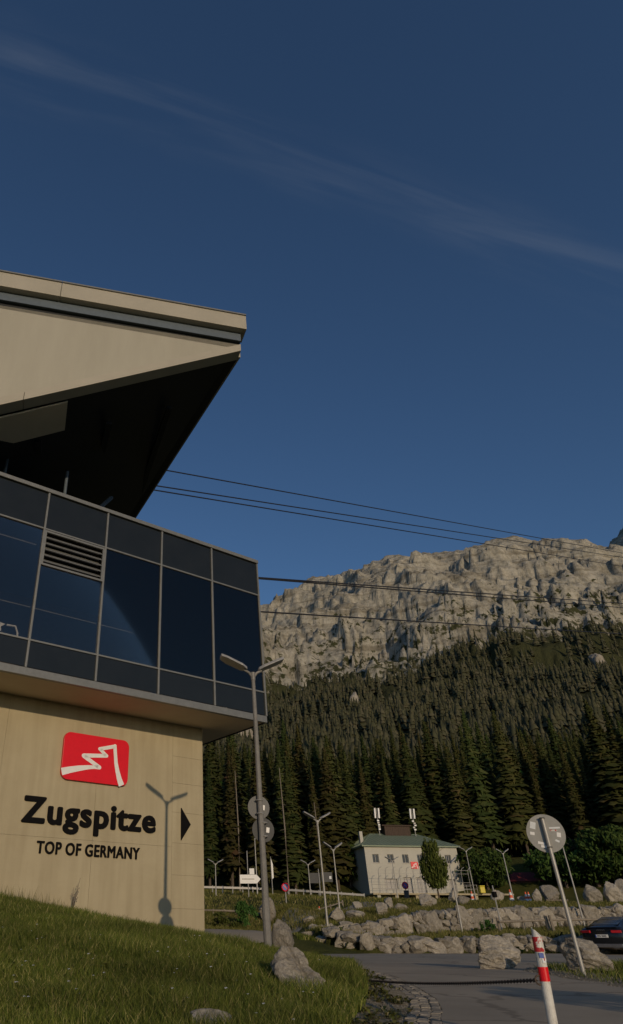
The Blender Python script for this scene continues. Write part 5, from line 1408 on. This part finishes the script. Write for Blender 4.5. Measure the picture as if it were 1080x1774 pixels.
trunk_me = MB().tube((0, 0, -1), (0, 0, 23), .26, .03, 7).mesh('trunk', M['bark'])
pts = []
def far_ok(x, y, dmin):
    return all((x - a) ** 2 + (y - b_) ** 2 > dmin * dmin for a, b_ in pts)
tries = 0
while len(pts) < 300 and tries < 40000:
    tries += 1
    az = rnd.uniform(-3.5, 43); rad = rnd.uniform(0, 1)
    Y0 = np.interp(az, (-4, 5, 11, 14, 27, 30, 45), (112, 112, 118, 131, 131, 120, 112))
    Yt = Y0 + rad ** 1.25 * 62
    x, y = Yt * math.tan(R(az)), Yt
    if far_ok(x, y, 3.9): pts.append((x, y))
hts = height(np.array([p[0] for p in pts]), np.array([p[1] for p in pts]))
for k, (x, y) in enumerate(pts):
    t = thing('spruce_tree', 'tall dark spruce in the dense forest behind the house and lamps', 'tree', (x, y, float(hts[k])), rnd.uniform(0, 6.28), 'spruces of the near forest')
    s = rnd.uniform(.70, 1.14)
    if rnd.random() < .16: s *= rnd.uniform(.45, .75)
    m_ = Matrix.Diagonal((s * rnd.uniform(.85, 1.45), s * rnd.uniform(.85, 1.45), s, 1))
    link_mesh('crown', crowns[rnd.randrange(7)], t, m_); link_mesh('trunk', trunk_me, t, Matrix.Diagonal((s, s, s, 1)))
def forest(name, n, az0, az1, r0, r1, base, dens, hmin, hmax, seed, mat, power=1.0):
    g = np.random.default_rng(seed)
    az = g.uniform(az0, az1, n); r = np.sqrt(g.uniform(r0 ** 2, r1 ** 2, n)) if power == 1 else r0 + (r1 - r0) * g.uniform(0, 1, n) ** power
    x, y = r * np.sin(np.radians(az)), r * np.cos(np.radians(az))
    keep = dens(x, y, r, az) > g.uniform(0, 1, n)
    x, y, r = x[keep], y[keep], r[keep]; z = height(x, y) - .5
    m = len(x); Vs, Fs, off = [], [], 0
    which = g.integers(0, len(base), m)
    for q, (BV, BF) in enumerate(base):
        i = np.where(which == q)[0]
        if not len(i): continue
        s = g.uniform(hmin, hmax, len(i)); rot = g.uniform(0, 6.28, len(i)); wd = s * g.uniform(.85, 1.25, len(i))
        cx, sx = np.cos(rot)[:, None], np.sin(rot)[:, None]
        X = (BV[None, :, 0] * cx - BV[None, :, 1] * sx) * wd[:, None] + x[i][:, None]
        Y = (BV[None, :, 0] * sx + BV[None, :, 1] * cx) * wd[:, None] + y[i][:, None]
        Z = BV[None, :, 2] * s[:, None] + z[i][:, None]
        Vs.append(np.stack([X, Y, Z], -1).reshape(-1, 3))
        Fs.append((BF[None] + (np.arange(len(i)) * len(BV))[:, None, None] + off).reshape(-1, 3)); off += len(i) * len(BV)
    o = bpy.data.objects.new(name, np_mesh(name, np.vstack(Vs), np.vstack(Fs), mat)); col.objects.link(o)
    return o
def small_spruce(seed, tiers=6, sides=7):
    """small far spruce of unit height: ragged overlapping skirts"""
    r_ = random.Random(seed); v, f = [], []
    for k in range(tiers):
        zb = .03 + .88 * k / tiers; zt = min(1.0, zb + .34); rr = .17 * (1 - k / tiers) ** .9 + .02
        o = len(v); v.append((0, 0, zt))
        a0 = r_.uniform(0, 6)
        for i in range(sides):
            a = a0 + 6.283 * i / sides; q = rr * r_.uniform(.55, 1.3); v.append((q * math.cos(a), q * math.sin(a), zb + r_.uniform(-.05, .05)))
        f += [(o, o + 1 + i, o + 1 + (i + 1) % sides) for i in range(sides)]
    return np.array(v), np.array(f)
mid_base = []
for s in range(4):
    V, F = spruce_mesh('m', 300 + s, 24.0, .55); V = V / 24.0; mid_base.append((V, F))
far_base = [small_spruce(s) for s in range(6)]
def leaf_ball(seed):
    r_ = random.Random(seed); v, f = [], []
    for _ in range(950):
        d = Vector((r_.gauss(0, 1), r_.gauss(0, 1), r_.gauss(0, 1))).normalized() * r_.uniform(.6, 1.0) ** .5
        p = Vector((d.x * .22, d.y * .22, .55 + d.z * .38)) * r_.uniform(.85, 1.05); e_ = Vector((r_.gauss(0, 1), r_.gauss(0, 1), r_.gauss(0, 1))).normalized(); g2 = e_.orthogonal().normalized()
        o_ = len(v); v += [p - e_ * .02, p + e_ * .02, p + g2 * .027]; f.append((o_, o_ + 1, o_ + 2))
    return np.array([tuple(p) for p in v]), np.array(f)
o = forest('broadleaf_patch', 150, -6, 45, 160, 320, [leaf_ball(s_) for s_ in range(3)], lambda x, y, r, a: np.ones_like(x), 10, 20, 77, M['leaves'])
tag(o, 'scattered broadleaf crowns among the spruces', 'forest', kind='stuff')
for k, (px_, by, ty, Y, lb) in enumerate(((500, 1535, 1330, 111, 'tall bare pale trunk in the forest edge behind the no-parking sign'), (416, 1535, 1335, 112, 'thin bare pale trunk in the forest left of the tall lamp post'), (559, 1530, 1390, 113, 'short bare pale trunk in the forest edge behind the grey board'))):
    g = g_at(px_, by, Y); H_ = at(px_ - 12, ty, Y).z - g.z
    t = thing('dead_trunk', lb, 'dead tree', tuple(g)); b = MB(); b.path([(0, 0, -.3), (.1, 0, H_ * .5), (-.1, 0, H_)], [.16, .11, .04], 7).build('trunk', M['snag'], t)
    b = MB()
    for q in range(14): a = q * 2.4; z = H_ * (.3 + .05 * q); b.tube((0, 0, z), (.7 * math.cos(a), .7 * math.sin(a), z - .1), .025, .008, 4)
    for q in range(14): pass
    b.build('twigs', M['snag'], t)['kind'] = 'stuff'
o = forest('middle_forest', 1150, -12, 45, 172, 330, mid_base, lambda x, y, r, a: np.ones_like(x), 17, 26, 1, M['needles'])
tag(o, 'mass of dark spruces on the slope behind the nearest trees', 'forest', kind='stuff')
def far_dens(x, y, r, a):
    p = fbm(x * .011, y * .011, 4, 31)
    d = np.where(r < 800, 1.0, 1 - (r - 800) / np.interp(a, (20, 31), (600.0, 460.0)))
    d = d + (p - .5) * np.interp(r, (600, 1200), (0.9, 2.0))
    d = np.where(r < 1040, np.maximum(d, .42), d)
    d = d * np.where(r > 1020, np.interp(r, (1020, 1200), (.55, 0.0)), 1)
    return np.clip(d, 0, 1)
o = forest('mountain_forest', 15000, -20, 50, 300, 1480, far_base, far_dens, 13, 24, 2, M['hazed_needles'])
tag(o, 'far forest thinning out on the mountain slope below the rock', 'forest', kind='stuff')

def leaf_cloud(name, seed, n, shape, leaf, mat):
    r_ = random.Random(seed); v, f = [], []
    clumps = []
    while len(clumps) < max(14, n // 70):
        p = Vector((r_.uniform(-1, 1), r_.uniform(-1, 1), r_.uniform(0, 1)))
        if math.hypot(p.x, p.y) < shape(p.z): clumps.append(p)
    out = 0
    while out < n:
        c = clumps[r_.randrange(len(clumps))]
        p = c + Vector((r_.gauss(0, .13), r_.gauss(0, .13), r_.gauss(0, .065)))
        rad = math.hypot(p.x, p.y)
        if not (0 < p.z < 1) or rad > shape(p.z) * 1.12: continue
        d = Vector((r_.gauss(0, 1), r_.gauss(0, 1), r_.gauss(0, 1))).normalized(); e_ = d.orthogonal().normalized()
        o = len(v); s = leaf * r_.uniform(.6, 1.3)
        v += [p - d * s, p + e_ * s * .6, p + d * s, p - e_ * s * .6]; f.append((o, o + 1, o + 2)); f.append((o, o + 2, o + 3)); out += 1
    return np.array([tuple(p) for p in v]), np.array(f)
def broad_tree(name, base, H, W, label, seed, n, shape, leaf, trunk_h, cat='tree', group=None):
    t = thing(name, label, cat, base, 0, group)
    V, F = leaf_cloud('c', seed, n, shape, leaf, None)
    V = V * np.array([W / 2, W / 2, H - trunk_h]) + np.array([0, 0, trunk_h])
    link_mesh('crown', np_mesh('crown', V, F, M['leaves']), t)
    b = MB(); b.tube((0, 0, -.3), (0, 0, H * .8), max(.05, W * .03), .02, 8)
    r_ = random.Random(seed)
    for k in range(7):
        z = trunk_h + (H - trunk_h) * (.08 + .09 * k); a = k * 2.4; b.tube((0, 0, z), (W * .33 * math.cos(a), W * .33 * math.sin(a), z + W * .22), W * .012, .008, 5)
    b.build('trunk', M['bark'], t)
    return t
g = g_at(763, 1566, 88); top = at(753, 1441, 88)
broad_tree('broadleaf_tree', tuple(g), top.z - g.z, 4.3, 'small oval leafy tree in front of the house facade', 5, 4200, lambda z: .95 * math.sin(min(1, z * 1.9 + .25) * 1.45) * (1 - z) ** .62, .055, 1.7)
g = g_at(848, 1548, 116); top = at(845, 1468, 116)
broad_tree('broadleaf_tree', tuple(g), top.z - g.z, 9.0, 'round dense leafy tree right of the house', 6, 4200, lambda z: math.sqrt(max(0, 1 - (2 * z - 1) ** 2)), .055, .8)
for k, (px_, by, ty, Y, W, lb) in enumerate(((985, 1545, 1452, 112, 10, 'bright green leafy tree at the forest edge behind the round sign'), (1040, 1542, 1440, 110, 11, 'broad leafy tree at the forest edge above the crest boulders'), (1085, 1540, 1430, 108, 11, 'leafy tree at the forest edge at the right border'),
                                             (608, 1530, 1462, 122, 8, 'leafy tree at the forest edge left of the house'))):
    g = g_at(px_, by, Y); top = at(px_, ty, Y)
    broad_tree('broadleaf_tree', tuple(g), top.z - g.z, W, lb, 60 + k, 3200, lambda z: math.sqrt(max(0, 1 - (2 * z - .9) ** 2 * .8)) * .95, .06, .9)
for k, (px_, by, ty, Y, W, lb) in enumerate(((424, 1592, 1560, 50, 1.6, 'dark round bush at the end of the left wooden rail'), (386, 1604, 1580, 47, 1.9, 'low grassy bush beside the side path near the wall corner'), (845, 1603, 1588, 47, 1.0, 'small weedy bush at the foot of the taller boulder wall'))):
    g = g_at(px_, by, Y); top = at(px_, ty, Y)
    broad_tree('bush', tuple(g), max(.5, top.z - g.z), W, lb, 80 + k, 900, lambda z: math.sqrt(max(0, 1 - (1.6 * z - .6) ** 2)), .09, .02, 'bush')

broad_tree('bush', (7.7, 3.3, hz(7.7, 3.3)), 2.0, 2.8, 'unseen leafy bush at near right, added to cast a shadow onto the road', 97, 2200, lambda z: math.sqrt(max(0, 1 - (1.6 * z - .6) ** 2)), .06, .02, 'bush')  # out-of-view bush, added for the shadow it throws across the road
# ------------------------------------------------------------------ grass
def blades(name, X, Y, hmin, hmax, width, mat, lean=.5, seed=0, zfun=None, clump=True):
    g = np.random.default_rng(seed); n = len(X)
    Z = (zfun or height)(X, Y)
    cl = fbm(X * .9, Y * .9, 3, 77) if clump else np.full(n, .5)
    h = g.uniform(hmin, hmax, n) * (0.45 + 1.1 * cl)
    a = g.uniform(0, 6.283, n); w = width * g.uniform(.6, 1.3, n)
    la = g.uniform(0, 6.283, n); l = h * g.uniform(.05, lean, n)
    wx, wy = np.cos(a) * w, np.sin(a) * w
    lx, ly = np.cos(la) * l, np.sin(la) * l
    V = np.empty((n, 5, 3))
    V[:, 0] = np.stack([X - wx, Y - wy, Z - .02], -1); V[:, 1] = np.stack([X + wx, Y + wy, Z - .02], -1)
    V[:, 2] = np.stack([X - wx * .7 + lx * .35, Y - wy * .7 + ly * .35, Z + h * .6], -1); V[:, 3] = np.stack([X + wx * .7 + lx * .35, Y + wy * .7 + ly * .35, Z + h * .6], -1)
    V[:, 4] = np.stack([X + lx, Y + ly, Z + h], -1)
    b = (np.arange(n) * 5)[:, None]
    F = np.concatenate([b + np.array([0, 1, 3]), b + np.array([0, 3, 2]), b + np.array([2, 3, 4])])
    o = bpy.data.objects.new(name, np_mesh(name, V.reshape(-1, 3), F, mat)); col.objects.link(o)
    return tag(o, kind='stuff')
def lawn_pts(n, seed, y0, y1, power):
    g = np.random.default_rng(seed)
    Y = y0 + (y1 - y0) * g.uniform(0, 1, n) ** power
    x_l = -0.30 * Y - 1.5; x_r = toe(Y) - np.interp(Y, (5, 8, 12, 16, 21), (0.55, 0.55, 0.6, 0.35, 0.0))
    X = x_l + (x_r - x_l) * g.uniform(0, 1, n)
    X = X + 0
    # in front of the station wall only
    v = (X - SC.x) * SN.x + (Y - SC.y) * SN.y
    u = (X - SC.x) * SD.x + (Y - SC.y) * SD.y
    k = (v > 0.02) | (u > 0.1)
    edge = (toe(Y) - X)
    k &= (edge > .9) | (g.uniform(0, 1, n) < np.clip(edge / .9, 0, 1) ** 1.5 + .05) | (Y > 18)
    return X[k], Y[k]
X, Y = lawn_pts(210000, 5, 5.6, 15, 1.0); o = blades('lawn_grass', X, Y, .06, .20, .0048, M['grass'], .9, 1, gsample); o['label'] = 'thick green grass covering the mound in the foreground'
X, Y = lawn_pts(120000, 6, 13, 31, 1.0); o = blades('lawn_grass', X, Y, .08, .22, .008, M['grass'], .8, 2, gsample); o['label'] = 'green grass on the crest of the mound below the concrete wall'
# taller seed stalks along the wall foot
g = np.random.default_rng(9); u = -g.uniform(0, 11, 900); vv = g.uniform(.03, .7, 900) 
X = SC.x + SD.x * u + SN.x * vv; Y = SC.y + SD.y * u + SN.y * vv
o = blades('tall_grass', X, Y, .20, .55, .007, M['grass_dry'], .35, 3, gsample); o['label'] = 'taller wild grass along the foot of the concrete wall'
def region(n, seed, x0, x1, y0, y1, ok):
    g = np.random.default_rng(seed); X, Y = g.uniform(x0, x1, n), g.uniform(y0, y1, n); k = ok(X, Y); return X[k], Y[k]
X, Y = region(60000, 11, 6, 36, 36.6, 60, lambda x, y: (y > w1(x) + .5) & (np.abs(y - w2(x)) > .5) & ((x > 9.3) | (y < 41.2) | (y > 47))); o = blades('terrace_grass', X, Y, .10, .32, .018, M['grass_dry'], .8, 4); o['label'] = 'meadow grass on the terrace between the boulder walls'
X, Y = region(26000, 15, 2.5, 10, 27, 42, lambda x, y: (x < toe(y) - .15) & (y < 33 + .0 * x) | ((y > 36.5 + (x - 5) * .8) & (y < 41) & (x > 5.2))); o = blades('bank_grass', X, Y, .08, .22, .014, M['grass'], .8, 8); o['label'] = 'grass on the far side of the mound beside the road'
X, Y = region(60000, 12, -6, 60, 57, 104, lambda x, y: (y > 57) & (y < 104)); o = blades('slope_grass', X, Y, .10, .28, .035, M['grass_dry'], .8, 5); o['label'] = 'meadow grass on the slope up to the house'
X, Y = region(40000, 13, 6.4, 24, 10, 24.5, lambda x, y: (x > right_edge(y) + .15) & (y < 22 + .0 * x)); o = blades('verge_grass', X, Y, .05, .16, .007, M['grass'], .9, 6, gsample); o['label'] = 'short grass on the verge around the boulders at right'
X, Y = region(30000, 14, -2, 7.5, 42, 60, lambda x, y: (y > 43 + .3 * x) & (x < 3.4 + (y - 42) * .28)); o = blades('bank_grass', X, Y, .12, .35, .02, M['grass_dry'], .8, 7); o['label'] = 'meadow grass on the left bank behind the side path'
def weeds(name, X, Y, smin, smax, mat, seed, label, zf=gsample):
    g = np.random.default_rng(seed); Z = zf(X, Y); vv, ff = [], []
    for x, y, z in zip(X, Y, Z):
        n_ = g.integers(5, 9); s_ = g.uniform(smin, smax)
        for k in range(n_):
            a = 6.283 * k / n_ + g.uniform(-.3, .3); l_ = s_ * g.uniform(.7, 1.2); w_ = l_ * .22; up = g.uniform(.3, 1.0) * l_
            c_, s2 = math.cos(a), math.sin(a); o_ = len(vv)
            vv += [(x, y, z + .02), (x + c_ * l_ * .5 - s2 * w_, y + s2 * l_ * .5 + c_ * w_, z + up * .8), (x + c_ * l_ * .5 + s2 * w_, y + s2 * l_ * .5 - c_ * w_, z + up * .8), (x + c_ * l_, y + s2 * l_, z + up * .75)]
            ff += [(o_, o_ + 2, o_ + 1), (o_ + 1, o_ + 2, o_ + 3)]
    o = bpy.data.objects.new(name, np_mesh(name, np.array(vv), np.array(ff), mat)); col.objects.link(o); tag(o, label, kind='stuff')
X, Y = lawn_pts(900, 21, 5.8, 20, 1.0); k_ = fbm(X * .6, Y * .6, 3, 55) > .5
weeds('lawn_weeds', X[k_], Y[k_], .06, .15, M['grass'], 22, 'broad-leaved weeds scattered in the lawn')
X, Y = region(900, 23, 5.4, 30, 33, 60, lambda x, y: (np.abs(y - w1(x) + .55) < .25) | (np.abs(y - w2(x) + .6) < .3) | (np.abs(y - w1(x) - .7) < .3))
weeds('wall_weeds', X, Y, .15, .40, M['leaves'], 24, 'weeds growing along the foot of the boulder walls', height)
g = np.random.default_rng(31); Y = g.uniform(6, 22, 1600); X = toe(Y) - g.uniform(0.0, 1.0, 1600) * np.interp(Y, (6, 16, 22), (.9, .6, .1))
k_ = fbm(X * 1.7, Y * 1.7, 3, 56) > .56
weeds('shoulder_weeds', X[k_], Y[k_], .03, .10, M['grass_dry'], 32, 'small tufts growing in the gravel shoulder')
# tall stalk plant by the wall, white and yellow meadow flowers
p = L(-5.15, .25, 0); gq = Vector((p.x, p.y, hz(p.x, p.y)))
t = thing('wild_plant', 'tall thin weed with seed heads growing against the concrete wall', 'plant', tuple(gq))
b = MB(); hd = MB()
for k in range(5):
    a = rnd.uniform(-.35, .35); hgt = rnd.uniform(.7, 1.2); tip_ = Vector((a * hgt * .6, rnd.uniform(-.05, .1), hgt))
    b.path([(0, 0, 0), (tip_.x * .3, tip_.y * .3, hgt * .5), tip_], [.010, .008, .004], 5)
    for q in range(5):
        c_ = tip_ * (.62 + .045 * q) + Vector((rnd.uniform(-.07, .07), rnd.uniform(-.03, .03), 0)); hd.box(c_, (.022, .018, .04), rz=q)
b.build('stem', M['bark'], t); hd.build('seed_head', M['stake'], t)
fv, ff = [], []
for k in range(70):
    y = rnd.uniform(6.5, 14); x = rnd.uniform(-.28 * y, float(toe(y)) - .9); z = hz_cache(x, y) + rnd.uniform(.10, .22); s = rnd.uniform(.010, .022)
    o_ = len(fv); fv += [(x + s * math.cos(a * 1.047), y + s * math.sin(a * 1.047), z + .3 * s * (a % 2)) for a in range(6)] + [(x, y, z + s * .5)]
    ff += [(o_ + a, o_ + (a + 1) % 6, o_ + 6) for a in range(6)]
o = bpy.data.objects.new('meadow_flowers', np_mesh('meadow_flowers', np.array(fv), np.array(ff), M['white'])); col.objects.link(o); tag(o, kind='stuff'); o['label'] = 'small white flowers scattered in the grass'
